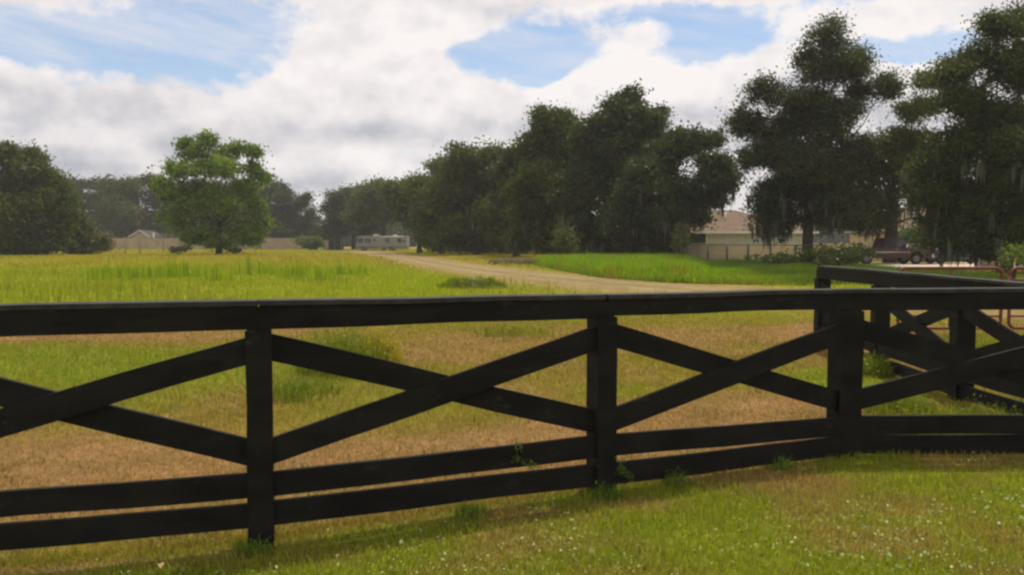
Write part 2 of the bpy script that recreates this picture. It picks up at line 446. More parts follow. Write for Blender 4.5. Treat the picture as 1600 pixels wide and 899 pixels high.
# mown paddock behind the fence
x, y = sample(rng, 230000, 4.3, 20, 1.5)
k = (y > fence_y(x) - .05) & (road_d(x, y) > -.2); x, y = x[k], y[k]
n = len(x); g = np.clip(greenness(x, y), 0, 1) * (1 - .6 * sstep(2.9, 3.3, x) * sstep(5.5, 6.2, x * .1 + y))
cl = fbm(x * 2.5, y * 2.5, 3)
h = (.012 + .028 * rng.rand(n) + .065 * g * rng.rand(n)) * (.45 + 1.1 * cl)
c = gcol(x, y) * (.7 + .65 * rng.rand(n))[:, None]
dry = rng.rand(n) < .18; c[dry] = np.array([.42, .27, .11]) * (.6 + .6 * rng.rand(dry.sum()))[:, None]
o = blades('paddock_grass', x, y, h, (.0045 + .004 * rng.rand(n)) * (y / 7), c, lean=1.6, rng=rng)
tag(o, 'close mown straw and olive grass behind the black fence', 'grass', kind='stuff')
# field
x, y = sample(rng, 240000, 16, 210, 1.75, .75)
k = (road_d(x, y) > .1 + 1.6 * rng.rand(len(x))) & ~in_tall(x, y) & ~((y < 26) & (x > 6)) & ~((x > 20.6) & (y > 46) & (y < 61)); x, y = x[k], y[k]
n = len(x)
left = sstep(3, -2, x - (y - 20) * -.1)
h = (.05 + .17 * rng.rand(n)) * (.35 + 1.3 * fbm(x * .35, y * .35, 4)) * (.6 + .4 * left) * sstep(14, 24, y)
c = gcol(x, y) * (.8 + .4 * rng.rand(n))[:, None]
o = blades('field_grass', x, y, h, (.010 + .008 * rng.rand(n)) * (y / 16), c, lean=.8, rng=rng)
tag(o, 'bright yellow green rough grass covering the open field', 'grass', kind='stuff')
# taller stems and seed heads dotted through the field
x, y = sample(rng, 26000, 17, 130, 1.7, .72)
k = (fbm(x * .25 + 3, y * .18, 4) > .5 + .12 * rng.rand(len(x))) & (road_d(x, y) > 1.2) & ~in_tall(x, y) & ~((y < 26) & (x > 4)) & (x < 20); x, y = x[k], y[k]; n = len(x)
c = np.array([.17, .22, .015]) * (.6 + .7 * rng.rand(n))[:, None]
br = rng.rand(n) < .3; c[br] = np.array([.30, .22, .06])
o = blades('field_weeds', x, y, .2 + .38 * rng.rand(n) ** 2, .012 * (y / 18) ** .8, c, lean=.35, rng=rng)
tag(o, 'scattered taller stems and seed heads in the rough field grass', 'weeds', kind='stuff')
# dry clippings left lying by the mower
x, y = sample(rng, 60000, 4.4, 19, 1.4)
cl = fbm(x * 1.7 + 4, y * 2.4, 4)
k = (y > fence_y(x) + .02) & (road_d(x, y) > .2) & (cl > .52 + .1 * rng.rand(len(x))) & (greenness(x, y) < .75); x, y = x[k], y[k]; n = len(x)
c = np.array([.40, .29, .13]) * (.45 + .9 * rng.rand(n))[:, None]
dk = rng.rand(n) < .35; c[dk] = np.array([.16, .12, .05])
o = blades('dry_clippings', x, y, .03 + .05 * rng.rand(n), .006 + .006 * rng.rand(n) * y / 8, c, lean=3.2, rng=rng)
tag(o, 'dry mown stalks lying in drifts across the paddock', 'clippings', kind='stuff')
# tall strip beside the road
x = rng.rand(330000) * 24 - .3; y = 30 + 36 * rng.rand(len(x)) ** 1.5
k = in_tall(x, y) & (x < 20.8) & (rng.rand(len(x)) < .45); x, y = x[k], y[k]; n = len(x)
hh = .35 + .75 * fbm(x * .5, y * .5, 4)
edge_ = sstep(-.6, 3.0, y - np.interp(x, TGX, TGY) + rng.rand(n) - .5)
h = hh * (.6 + .5 * rng.rand(n)) * (.35 + .65 * edge_) * (.5 + .5 * sstep(0, 3.5, x)) * (1 - .45 * sstep(.215, .25, x / y)) * (1 - .35 * sstep(48, 56, y) * sstep(.2, .24, x / y))
pt = fbm(x * .7 + 2, y * .35 + 6, 4)[:, None]
c = (np.array([.24, .36, .012]) * (1 - sstep(.52, .78, pt)) + np.array([.26, .27, .02]) * sstep(.52, .78, pt)) * (.62 + .75 * rng.rand(n))[:, None]
sd_ = rng.rand(n) < .05; c[sd_] = np.array([.40, .33, .12])
ed_ = (1 - sstep(0, 2.2, y - np.interp(x, TGX, TGY) + 1.6 * rng.rand(n)))[:, None]; c = c * (1 - ed_) + ed_ * np.array([.30, .27, .05]) * (.6 + .6 * rng.rand(n))[:, None]
weed = np.clip(sstep(8, 13, x) + (fbm(x * .6, y * .6) - .5), 0, 1)[:, None]  # dark weeds on the right, plus oak shade painted into the blade colour
c = c * (1 - weed) + weed * np.array([.10, .15, .02]) * (.7 + .6 * rng.rand(n))[:, None]
o = blades('tall_grass', x, y, h, .03 + .03 * rng.rand(n), c, lean=.55, rng=rng)
tag(o, 'waist high vivid green grass between gravel track and oaks', 'grass', kind='stuff')

# ------------------------------------------------------------------ black board fence
def fence_thing(name, label, posts, rel, jitter, n_side):
    """posts: list of dict(x,y,top,tb,r1,r1b,r2,r2b,hi,lo,base,w)"""
    root = thing(name, label, 'fence', (posts[0]['x'], posts[0]['y'], posts[0]['base']))
    off = Vector((posts[0]['x'], posts[0]['y'], posts[0]['base']))
    L = lambda v: Vector(v) - off
    for i, p in enumerate(posts):
        w = p.get('w', .14)
        nrm = p['n']
        tdir = Vector((-nrm.y, nrm.x, 0))
        b = MB()
        pc = Vector((p['x'], p['y'], 0)) + nrm * .020
        b.board(L((pc.x, pc.y, p['base'] - .3)), L((pc.x, pc.y, p['top'] - .045)), w, .165, n=nrm, bev=.004, warp=False)
        b.build('post', M['black'], root)
        fb = MB(); c = Vector((p['x'], p['y'], 0)) + nrm * .117
        fb.board(L((c.x, c.y, p['base'] - .1)), L((c.x, c.y, p['tb'] - .006)), w + .015, .022, n=nrm, bev=.004)
        fb.build('face_board', M['black'], root)
    for i in range(len(posts) - 1):
        p, q = posts[i], posts[i + 1]
        d = Vector((q['x'] - p['x'], q['y'] - p['y'], 0)).normalized()
        nr = Vector((d.y, -d.x, 0))
        if nr.dot(p['n']) < 0: nr = -nr
        J = lambda: (random.random() - .5) * jitter
        def line(zp, zq, o, ends=0):
            a = Vector((p['x'], p['y'], zp)) + nr * o + d * ends; b_ = Vector((q['x'], q['y'], zq)) + nr * o - d * ends
            return L(a), L(b_)
        e0 = -.0 if i else -.07; g = .002
        a, b_ = line((p['top'] + p['tb']) / 2 - .009, (q['top'] + q['tb']) / 2 - .009, .086, g)
        MB().board(a, b_, p['top'] - p['tb'] - .018, .036, n=nr).build('top_rail', M['black'], root)
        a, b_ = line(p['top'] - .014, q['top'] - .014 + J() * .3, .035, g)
        MB().board(a, b_, .028, .16, n=nr).build('cap_rail', M['blacklit'], root)
        a, b_ = line((p['r1'] + p['r1b']) / 2, (q['r1'] + q['r1b']) / 2 + J(), .086, g)
        MB().board(a, b_, .14, .036, n=nr).build('rail', M['black'], root)
        a, b_ = line((p['r2'] + p['r2b']) / 2, (q['r2'] + q['r2b']) / 2 + J(), .086, g)
        MB().board(a, b_, .14, .036, n=nr).build('rail', M['black'], root)
        # rising brace on the front, falling brace let in behind it
        wq, wp = q.get('w', .14) / 2, p.get('w', .14) / 2
        a = L(Vector((p['x'], p['y'], p['lo'])) + nr * .086 + d * wp * .3); b_ = L(Vector((q['x'], q['y'], q['hi'])) + nr * .086 - d * wq * .3)
        MB().board(a, b_, .148, .034, n=nr).build('cross_brace', M['black'], root)
        a = L(Vector((p['x'], p['y'], p['hi'])) + nr * .047 + d * (wp + .002)); b_ = L(Vector((q['x'], q['y'], q['lo'])) + nr * .047 - d * (wq + .002))
        MB().board(a, b_, .148, .034, n=nr).build('cross_brace', M['black'], root)
    return root
Z = lambda py, Y: at(800, py, Y).z
def P(x, Y, ys, n, w=.14, base=None):
    k = ['top', 'tb', 'r1', 'r1b', 'r2', 'r2b', 'hi', 'lo', 'base']
    d = {a: Z(b, Y - .1) for a, b in zip(k, ys)}
    d['base'] = float(H(x, Y)) if base is None else base
    d.update(x=x, y=Y, n=Vector(n).normalized(), w=w); return d
posts = [
    P(-3.55, 4.22, (483, 534, 790, 834, 842, 888, 552, 742, 0), (.22, -1, 0)),
    P(xat(403.5, 4.7), 4.7, (470, 515, 740, 778, 787, 822, 545, 710, 0), (.22, -1, 0), .126),
    P(xat(937, 5.27), 5.27, (461, 494, 681, 714, 727, 758, 525, 660, 0), (.35, -1, 0), .118),
    P(xat(1320, 6.2), 6.2, (452, 485, 653, 677, 684, 706, 515, 628, 0), (.2, -1, 0), .168),
    P(4.65, 6.15, (450, 483, 650, 676, 683, 708, 515, 628, 0), (0, -1, 0), .15),
]
fence_thing('paddock_fence', 'black cross braced board fence running across the foreground', posts, 0, .012, -1)
zt = 1.40
def PP(x, y, n, w=.14, t=zt):
    return dict(x=x, y=y, n=Vector(n), w=w, top=t, tb=t - .19, r1=.495, r1b=.355, r2=.315, r2b=.175, hi=1.1, lo=.56, base=float(H(x, y)))
fp = [PP(4.70, 6.42, (-1, 0, 0), .10, 1.385), PP(4.62, 8.3, (-1, 0, 0), .14, 1.39), PP(4.68, 10.3, (-1, 0, 0)), PP(4.74, 12.4, (-1, 0, 0), .15)]
fence_thing('return_fence', 'black board fence running back from the corner at the right', fp, 0, .01, -1)

# red pipe panels
def pipe_panel(x0, x1, Y, label):
    g = float(H((x0 + x1) / 2, Y))
    r = thing('pipe_gate', label, 'gate', (x0, Y, g), 0, 'red pipe gates behind the corner fence')
    zt = EYE + (380 - 419) * Y / F - g; w = x1 - x0; zb = .14
    b = MB(); R = .12; pts = []
    for a in range(7): t = a / 6 * math.pi / 2; pts.append((R - R * math.cos(t), 0, zt - R + R * math.sin(t)))
    for a in range(7): t = math.pi / 2 - a / 6 * math.pi / 2; pts.append((w - R + R * math.cos(t), 0, zt - R + R * math.sin(t)))
    for a in range(7): t = a / 6 * math.pi / 2; pts.append((w - R + R * math.cos(t), 0, zb + R - R * math.sin(t)))
    for a in range(7): t = math.pi / 2 - a / 6 * math.pi / 2; pts.append((R - R * math.cos(t), 0, zb + R - R * math.sin(t)))
    pts.append(pts[0]); b.tube(pts, .028, 10); b.build('frame', M['redpipe'], r)
    for k in range(1, 5):
        z = zb + (zt - zb) * k / 5
        MB().tube([(0.03, 0, z), (w - .03, 0, z)], .018, 8).build('rail', M['redpipe'], r)
    MB().tube([(w / 2, .0, zb + .03), (w / 2, .0, zt - .03)], .014, 8).build('brace', M['redpipe'], r)
pipe_panel(6.62, 8.38, 14, 'first red pipe gate, the longer one seen over the fence')
pipe_panel(8.52, 10.6, 14, 'red pipe gate cut off by the right edge of the picture')

# ------------------------------------------------------------------ trees
def leaf_quads(rng, P_, s, flat=.55):
    n = len(P_)
    a = rng.normal(size=(n, 3)); a /= np.linalg.norm(a, axis=1)[:, None]
    b = rng.normal(size=(n, 3)); b -= a * (a * b).sum(1)[:, None]; b /= np.linalg.norm(b, axis=1)[:, None]
    s = s[:, None]
    V = np.stack([P_ - a * s, P_ - b * s * flat, P_ + a * s, P_ + b * s * flat], 1)
    return V
def crown_mesh(rng, lobes, dens, lpc, leaf, spread, col, name='crown', parent=None, var=.3, stray=.1, nsub=8):
    PP_, CC = [], []
    sub = []
    for (cx, cy, cz, rx, ry, rz) in lobes:
        for k in range(nsub):
            d = rng.normal(size=3); d /= np.linalg.norm(d); q = .45 + .4 * rng.rand(); f_ = .36 + .22 * rng.rand()
            sub.append((cx + d[0] * rx * q, cy + d[1] * ry * q, cz + d[2] * rz * q, rx * f_, ry * f_, rz * f_ * .85))
        if nsub: sub.append((cx, cy, cz, rx * .6, ry * .6, rz * .6))
    if nsub: lobes = sub
    for (cx, cy, cz, rx, ry, rz) in lobes:
        nc = max(6, int(dens * (rx * ry * rz) ** (2 / 3)))
        d = rng.normal(size=(nc, 3)); d /= np.linalg.norm(d, axis=1)[:, None]
        r = rng.rand(nc) ** .45
        st = rng.rand(nc) < stray; r[st] = 1.0 + .14 * rng.rand(st.sum())
        C = np.array([cx, cy, cz]) + d * r[:, None] * np.array([rx, ry, rz])
        nl = rng.poisson(lpc, nc); nl[st] = (nl[st] * .5).astype(int)
        ids = np.repeat(np.arange(nc), nl)
        sp = spread * (.5 + rng.rand(nc))
        p = C[ids] + rng.normal(size=(len(ids), 3)) * (sp[ids, None] * np.array([1, 1, .65]))
        cv = (1 + var * (rng.rand(nc, 1) * 2 - 1)) * (1 + .25 * (rng.rand(nc, 1) - .5) * np.array([[1.4, .6, -.6]]))
        PP_.append(p); CC.append(np.array(col) * cv[ids] * (1 + .5 * (rng.rand(len(ids), 1) - .5)))
    p = np.concatenate(PP_); c = np.concatenate(CC)
    s = leaf * (.4 + .75 * rng.rand(len(p)))
    V = leaf_quads(rng, p, s)
    return npmesh(name, V.reshape(-1, 3), np.arange(len(p) * 4).reshape(-1, 4), M['leaf'], parent, col=np.repeat(c, 4, 0)), p
def trunk_mesh(rng, lobes, r0, forks, parent, z_fork, lean=(0, 0), name='trunk'):
    b = MB()
    fx, fy = lean
    def jit(s): return Vector(rng.normal(size=3) * s)
    top = Vector((fx, fy, z_fork))
    b.tube([(0, 0, -.3), (0, 0, .1), (fx * .3, fy * .3, z_fork * .4), top], [r0 * 1.5, r0 * 1.15, r0 * .9, r0 * .8], 12)
    for L_ in lobes:
        c = Vector(L_[:3])
        if c.z < z_fork * .8: st = top * (c.z / z_fork) * .9
        else: st = top
        m1 = st.lerp(c, .35) + jit(.25) + Vector((0, 0, .12 * (c - st).length)); m2 = st.lerp(c, .7) + jit(.3)
        rr = r0 * min(.55, .12 + .12 * (L_[3] * L_[5]) ** .5 / 2)
        b.tube([st, m1, m2, c], [rr, rr * .75, rr * .5, rr * .25], 7)
        for k in range(4):
            e = c + Vector(rng.normal(size=3)).normalized() * L_[3] * .8
            b.tube([m2.lerp(c, .5), m2.lerp(e, .5) + jit(.15), e], [rr * .3, rr * .2, .02], 5)
    return b.build(name, M['bark'], parent)
def moss_mesh(rng, lobes, n, parent, zmax):
    V = []; C = []
    lo = [l for l in lobes if l[2] < zmax] or lobes
    for k in range(n):
        l = lo[rng.randint(len(lo))]
        d = rng.normal(size=3); d /= np.linalg.norm(d); d[2] = -abs(d[2]) * .6
        p = np.array(l[:3]) + d * np.array(l[3:]) * .95
        ln = .5 + 1.3 * rng.rand()
        for q in range(4):
            o_ = rng.normal(size=3) * .12; a = rng.rand() * 3.14; w = .05 + .05 * rng.rand()
            wv = np.array([math.cos(a), math.sin(a), 0]) * w
            t = p + o_; e = t + np.array([rng.normal() * .08, 0, -ln * (.6 + .5 * rng.rand())])
            V += [t - wv * .4, t * .6 + e * .4 - wv, e, t * .6 + e * .4 + wv]
            C += [np.array([.12, .125, .09]) * (.7 + .6 * rng.rand())] * 4
    V = np.array(V)
    o = npmesh('hanging_moss', V, np.arange(len(V)).reshape(-1, 4), M['moss'], parent, col=np.array(C))
    o['kind'] = 'stuff'; return o

DARK = (.046, .058, .012); MID = (.075, .093, .011); BRT = (.13, .20, .010)
def px_tree(name, label, cat, bx, D, pl, col, leaf=.17, dens=26, lpc=38, spread=.42, r0=.35, zf=2.5, moss=0, group=None, seed=1, depth=.8, var=.3, stray=.1):
    """lobes measured in the photograph (x, y, rx, ry) placed round the tree's own axis at its own distance"""
    rng = np.random.RandomState(seed)
    X = xat(bx, D); g = float(H(X, D))
    r = thing(name, label, cat, (X, D, g), 0, group)
    lobes = []
    for i, l in enumerate(pl):
        s = D / F
        rx, rz = l[2] * s, l[3] * s
        ry = (l[4] * s if len(l) > 4 else rx * .9)
        yo = (rng.rand() - .5) * depth * 2 * max(1.2, rx)
        c = at(l[0], l[1], D)
        lobes.append((c.x - X, yo, c.z - g, rx, ry, rz))
    crown_mesh(rng, lobes, dens, lpc, leaf, spread, col, parent=r, var=var, stray=stray)
    trunk_mesh(rng, lobes, r0, 3, r, zf)
    if moss: moss_mesh(rng, lobes, moss, r, 7)
    return r, lobes

OAKG = 'live oaks lining the right of the field'
# the two big near oaks and the one leaning between them
px_tree('oak_tree', 'tall ragged live oak right of the pale house, its narrow peak standing highest', 'tree', 1262, 58,
    [(1288, 62, 34, 26), (1262, 95, 30, 24), (1318, 100, 38, 34), (1290, 120, 52, 30), (1240, 160, 48, 26), (1188, 150, 28, 28), (1165, 190, 28, 34),
     (1205, 200, 44, 26), (1262, 190, 56, 34), (1320, 175, 40, 36), (1372, 138, 28, 20), (1350, 135, 18, 14), (1185, 245, 34, 30), (1240, 250, 60, 36),
     (1300, 245, 50, 40), (1262, 228, 58, 30), (1265, 283, 64, 28), (1225, 325, 40, 26), (1210, 300, 38, 30), (1270, 310, 58, 40), (1200, 345, 24, 22), (1320, 310, 40, 40), (1300, 338, 50, 18), (1225, 345, 20, 16)],
    (.050, .060, .014), leaf=.115, dens=24, lpc=52, spread=.36, r0=.42, zf=3.2, moss=160, seed=21, stray=.12, var=.55)
px_tree('oak_tree', 'leaning live oak with a thick bare trunk rising above the red pickup', 'tree', 1392, 59.5,
    [(1420, 175, 22, 18), (1400, 215, 24, 20), (1440, 130, 20, 16), (1450, 170, 26, 22), (1390, 265, 36, 30), (1350, 290, 34, 36), (1440, 240, 36, 34), (1380, 320, 40, 24),
     (1445, 300, 40, 34), (1340, 345, 28, 16), (1470, 345, 24, 20), (1345, 235, 34, 30), (1350, 262, 36, 30), (1335, 318, 30, 26), (1360, 350, 22, 14), (1425, 275, 34, 28), (1420, 235, 30, 26), (1455, 215, 30, 26), (1470, 270, 34, 30), (1380, 228, 20, 14)],
    MID, leaf=.115, dens=28, lpc=44, spread=.38, r0=.5, zf=5.5, moss=60, seed=22, stray=.14)
px_tree('oak_tree', 'huge dark oak filling the right edge, its foliage hanging to the driveway', 'tree', 1570, 44,
    [(1560, 45, 40, 28), (1610, 30, 50, 30), (1520, 90, 40, 28), (1480, 120, 32, 22), (1575, 100, 48, 40), (1640, 110, 60, 60), (1475, 160, 30, 24), (1525, 165, 48, 38),
     (1590, 180, 56, 50), (1500, 220, 48, 36), (1560, 245, 60, 50), (1640, 240, 60, 60), (1495, 285, 50, 40), (1450, 300, 30, 26), (1560, 310, 56, 44), (1630, 320, 60, 50),
     (1500, 345, 50, 32), (1575, 360, 50, 30), (1650, 370, 50, 36), (1460, 352, 26, 22), (1700, 200, 60, 90), (1690, 320, 60, 60), (1475, 375, 26, 16), (1520, 372, 40, 20), (1560, 385, 30, 18), (1625, 388, 50, 24), (1530, 330, 50, 40), (1480, 250, 40, 34), (1445, 262, 26, 24), (1600, 250, 50, 60)],
    (.056, .070, .011), leaf=.10, dens=36, lpc=58, spread=.30, r0=.4, zf=2.6, moss=120, seed=23, stray=.08, var=.5)
# middle mass
px_tree('oak_tree', 'dark oak whose drooping right side hangs over the pale house', 'tree', 1030, 72,
    [(1060, 215, 30, 20), (1095, 225, 34, 24), (1040, 250, 44, 32), (1105, 265, 38, 28), (1130, 285, 24, 26), (1060, 300, 50, 34), (1110, 310, 34, 18), (1000, 290, 40, 40),
     (1030, 345, 44, 40), (980, 350, 40, 40), (1075, 335, 26, 16), (1010, 385, 40, 18)],
    DARK, leaf=.18, dens=30, lpc=40, r0=.4, zf=2.5, moss=150, seed=24, group=OAKG)
px_tree('oak_tree', 'tallest dark oak of the middle row, with a lumpy narrow peak', 'tree', 960, 78,
    [(985, 158, 26, 22), (1020, 185, 22, 16), (955, 185, 34, 24), (1000, 200, 44, 30), (940, 220, 46, 34), (985, 250, 56, 40), (920, 270, 46, 40), (960, 310, 60, 44), (905, 330, 40, 40),
     (950, 365, 60, 34), (1000, 370, 40, 28)],
    DARK, leaf=.19, dens=28, lpc=40, r0=.45, zf=3, moss=110, seed=25, group=OAKG)
px_tree('oak_tree', 'broad round topped oak left of the tallest one, its skirt shading the track', 'tree', 865, 84,
    [(850, 190, 30, 20), (885, 196, 36, 24), (835, 225, 26, 26), (870, 240, 52, 36), (910, 235, 34, 30), (830, 285, 38, 40), (880, 300, 50, 44), (845, 345, 46, 36), (895, 365, 40, 30), (820, 370, 34, 24)],
    MID, leaf=.2, dens=26, lpc=40, r0=.45, zf=3, moss=110, seed=26, group=OAKG)
px_tree('oak_tree', 'mid green oak with an even crown next left from the round topped one', 'tree', 745, 104,
    [(725, 245, 30, 16), (760, 245, 32, 18), (705, 270, 28, 24), (750, 280, 50, 34), (795, 262, 26, 24), (790, 305, 34, 34), (720, 320, 44, 36), (765, 345, 52, 40), (705, 368, 36, 24), (800, 370, 34, 26), (750, 376, 44, 18), (735, 262, 50, 26), (700, 300, 34, 30)],
    MID, leaf=.24, dens=17, lpc=24, spread=.55, r0=.45, zf=3, moss=50, seed=27, group=OAKG)
px_tree('oak_tree', 'low spreading oak standing behind the right half of the motorhome', 'tree', 655, 128,
    [(650, 292, 30, 14), (680, 290, 24, 16), (625, 310, 30, 22), (665, 320, 42, 26), (690, 345, 30, 28), (655, 340, 32, 20), (690, 372, 30, 18), (660, 300, 44, 22), (640, 300, 30, 18)],
    MID, leaf=.28, dens=13, lpc=24, spread=.65, r0=.4, zf=3, seed=28, group=OAKG)
px_tree('oak_tree', 'rounded oak rising over the roof of the motorhome', 'tree', 600, 179,
    [(598, 302, 44, 16), (570, 318, 30, 16), (600, 297, 26, 12), (575, 305, 20, 12), (620, 312, 26, 20), (585, 325, 34, 20), (625, 330, 26, 18), (558, 335, 22, 14)],
    MID, leaf=.38, dens=7, lpc=24, spread=.9, r0=.5, zf=3, seed=29, group=OAKG)
px_tree('oak_tree', 'thin topped oak at the left end of the right row', 'tree', 530, 198,
    [(525, 308, 16, 9), (548, 304, 14, 9), (515, 325, 14, 12), (540, 330, 24, 16), (520, 350, 18, 16), (543, 358, 20, 12), (575, 338, 18, 18), (535, 315, 24, 14), (515, 365, 16, 12)],
    DARK, leaf=.36, dens=7, lpc=20, spread=.8, r0=.45, zf=4, seed=30, group=OAKG)
# left side
px_tree('oak_tree', 'dark tree top filling the row just above the left end of the shed', 'tree', 552, 205,
    [(545, 308, 20, 12), (570, 302, 22, 12), (595, 300, 26, 14), (560, 328, 32, 20), (600, 330, 30, 24), (575, 352, 30, 18)],
    MID, leaf=.38, dens=7, lpc=22, spread=.9, r0=.5, zf=4, seed=51, group=OAKG)
px_tree('oak_tree', 'green oak filling the dip between the motorhome oak and the even crowned one', 'tree', 690, 116,
    [(690, 270, 32, 20), (675, 300, 40, 26), (720, 290, 34, 30), (690, 335, 44, 30), (725, 350, 30, 26), (690, 370, 30, 20)],
    MID, leaf=.25, dens=16, lpc=24, spread=.6, r0=.4, zf=3, seed=52, group=OAKG)
px_tree('oak_tree', 'dark oak wedged between the even crowned and the round topped oaks', 'tree', 806, 94,
    [(805, 245, 24, 18), (800, 275, 34, 28), (820, 310, 34, 34), (790, 335, 34, 30), (810, 368, 36, 24)],
    DARK, leaf=.22, dens=20, lpc=26, spread=.5, r0=.4, zf=3, seed=53, group=OAKG)
px_tree('pecan_tree', 'bright green pecan standing alone in the field', 'tree', 342, 106,
    [(327, 215, 18, 15), (288, 225, 14, 10), (300, 238, 24, 16), (345, 240, 26, 18), (375, 232, 16, 13), (400, 240, 10, 10), (272, 262, 16, 14), (310, 268, 34, 20), (360, 265, 34, 20),
     (398, 265, 16, 14), (280, 292, 26, 18), (335, 300, 36, 22), (385, 295, 28, 20), (262, 312, 14, 14), (300, 325, 30, 20), (350, 330, 34, 20), (398, 325, 18, 16), (285, 350, 22, 14),
     (325, 358, 26, 16), (370, 358, 26, 18), (402, 362, 14, 16), (300, 372, 14, 8), (335, 260, 30, 14), (335, 315, 50, 20), (270, 335, 18, 16), (415, 345, 10, 12), (255, 290, 10, 9), (318, 374, 22, 9), (352, 380, 24, 7), (388, 376, 18, 8), (412, 280, 9, 9)],
    BRT, leaf=.24, dens=9, lpc=20, spread=.42, r0=.42, zf=3.5, seed=31, var=.5, stray=.16)
LG = 'dark trees closing the far side of the field'
px_tree('oak_tree', 'tall shaggy grey green tree at the left edge of the field', 'tree', 25, 104,
    [(30, 240, 28, 16), (-10, 245, 34, 26), (50, 262, 28, 22), (20, 285, 46, 34), (70, 300, 30, 30), (-20, 320, 46, 50), (40, 340, 46, 38), (90, 330, 24, 26), (75, 370, 40, 22), (10, 380, 50, 22)],
    MID, leaf=.26, dens=17, lpc=24, spread=.55, r0=.45, zf=3, seed=32, group=LG)
px_tree('oak_tree', 'low bushy tree sloping down beside the end of the tan wall', 'tree', 112, 110,
    [(105, 330, 18, 22), (118, 355, 22, 22), (95, 370, 26, 20), (135, 372, 18, 14), (150, 380, 12, 8)],
    (.075, .09, .018), leaf=.26, dens=17, lpc=24, spread=.5, r0=.25, zf=2, seed=33, group=LG)
px_tree('oak_tree', 'flat topped dark tree behind the left part of the tan wall', 'tree', 145, 232,
    [(130, 290, 26, 8), (160, 290, 28, 9), (120, 312, 28, 18), (160, 315, 36, 22), (185, 300, 18, 14), (140, 345, 34, 20), (180, 350, 30, 20)],
    DARK, leaf=.42, dens=6, lpc=26, spread=1.0, r0=.5, zf=4, seed=34, group=LG)
px_tree('oak_tree', 'dark tree with see-through top behind the small gabled building', 'tree', 232, 236,
    [(225, 282, 16, 10), (248, 282, 14, 12), (212, 305, 20, 16), (240, 312, 22, 20), (255, 300, 14, 14), (220, 340, 30, 20), (255, 345, 26, 22), (195, 325, 18, 20)],
    DARK, leaf=.4, dens=5, lpc=20, spread=.8, r0=.5, zf=5, seed=35, group=LG)
px_tree('oak_tree', 'dark tree half hidden behind the pecan crown', 'tree', 318, 238,
    [(300, 300, 28, 20), (340, 300, 30, 20), (310, 335, 38, 26), (360, 335, 34, 26), (280, 340, 24, 22)],
    DARK, leaf=.42, dens=6, lpc=24, spread=1.0, r0=.5, zf=4, seed=36, group=LG)
px_tree('oak_tree', 'dark tree right of the pecan with a domed top', 'tree', 428, 225,
    [(428, 295, 22, 11), (410, 310, 20, 14), (445, 310, 20, 14), (420, 335, 32, 20), (455, 340, 22, 22), (400, 350, 26, 18), (440, 362, 30, 14)],
    DARK, leaf=.4, dens=7, lpc=24, spread=.9, r0=.5, zf=4, seed=37, group=LG)
px_tree('oak_tree', 'thin dark tree just left of the gap in the treeline', 'tree', 474, 222,
    [(476, 308, 11, 8), (468, 325, 14, 14), (482, 335, 12, 14), (470, 352, 16, 14), (490, 362, 14, 12)],
    DARK, leaf=.36, dens=7, lpc=20, spread=.7, r0=.35, zf=4, seed=38, group=LG)
px_tree('oak_tree', 'green tree between the flat topped one and the see-through one', 'tree', 190, 228,
    [(178, 295, 22, 12), (200, 292, 20, 12), (185, 318, 30, 20), (175, 345, 30, 22), (205, 345, 28, 20)],
    MID, leaf=.42, dens=6, lpc=26, spread=1.0, r0=.5, zf=4, seed=54, group=LG)
px_tree('oak_tree', 'dark tree filling the space between the pecan and the domed tree', 'tree', 385, 232,
    [(375, 300, 24, 14), (398, 305, 22, 14), (380, 330, 34, 22), (405, 345, 26, 22), (370, 352, 28, 18)],
    DARK, leaf=.42, dens=6, lpc=26, spread=1.0, r0=.5, zf=4, seed=55, group=LG)
# shrubs
def shrub(name, label, px, D, w, h, col, seed, leaf=.1, group=None, cat='shrub', dens=30):
    rng = np.random.RandomState(seed); X = xat(px, D); g = float(H(X, D))
    r = thing(name, label, cat, (X, D, g), 0, group)
    lobes = [((rng.rand() - .5) * w * .7, (rng.rand() - .5) * w * .7, h * (.35 + .4 * rng.rand()), w * .28, w * .28, h * .28) for k in range(6)]
    crown_mesh(rng, lobes, dens, 18, leaf, .3 * min(w, h) * .4, col, name='foliage', parent=r, nsub=0)
    b = MB()
    for l in lobes: b.tube([(0, 0, -.1), (l[0] * .4, l[1] * .4, l[2] * .5), l[:3]], [.05, .035, .012], 5)
    b.build('stem', M['bark'], r)
    return r
shrub('shrub', 'yellow green shrub at the foot of the dark oak row', 893, 68, 2.6, 3.4, (.085, .095, .02), 41, .12)
shrub('sapling', 'thin leafy sapling at the left end of the wire fence', 1064, 64, 1.4, 3.3, (.08, .085, .022), 42, .10)
shrub('shrub', 'brown dying shrub at the left end of the tan wall', 163, 150, 4.2, 3.6, (.13, .09, .045), 43, .2)
shrub('shrub', 'low dark shrub left of the pecan trunk', 278, 112, 2.6, 1.3, (.04, .05, .018), 44, .14)
shrub('shrub', 'small dark shrub right of the pecan trunk', 366, 108, 1.6, 1.0, (.04, .05, .018), 45, .12)
shrub('shrub', 'bright weedy shrub beside the small shed', 487, 185, 6, 3.0, (.10, .14, .02), 46, .28)
shrub('shrub', 'weedy dark bush under the two near oaks', 1228, 50, 3.6, 1.0, (.055, .08, .016), 47, .12)
shrub('shrub', 'dark brush around the oak trunk by the fence corner', 1310, 47, 4.2, 1.8, (.05, .065, .016), 48, .12)
shrub('shrub', 'yellow green bush beside the pipe gates at the right edge', 1585, 34, 1.3, 1.6, (.12, .16, .02), 49, .08)
shrub('shrub', 'light green bush against the tan wall of the further house', 1425, 72, 3.0, 3.2, (.08, .11, .03), 50, .14)

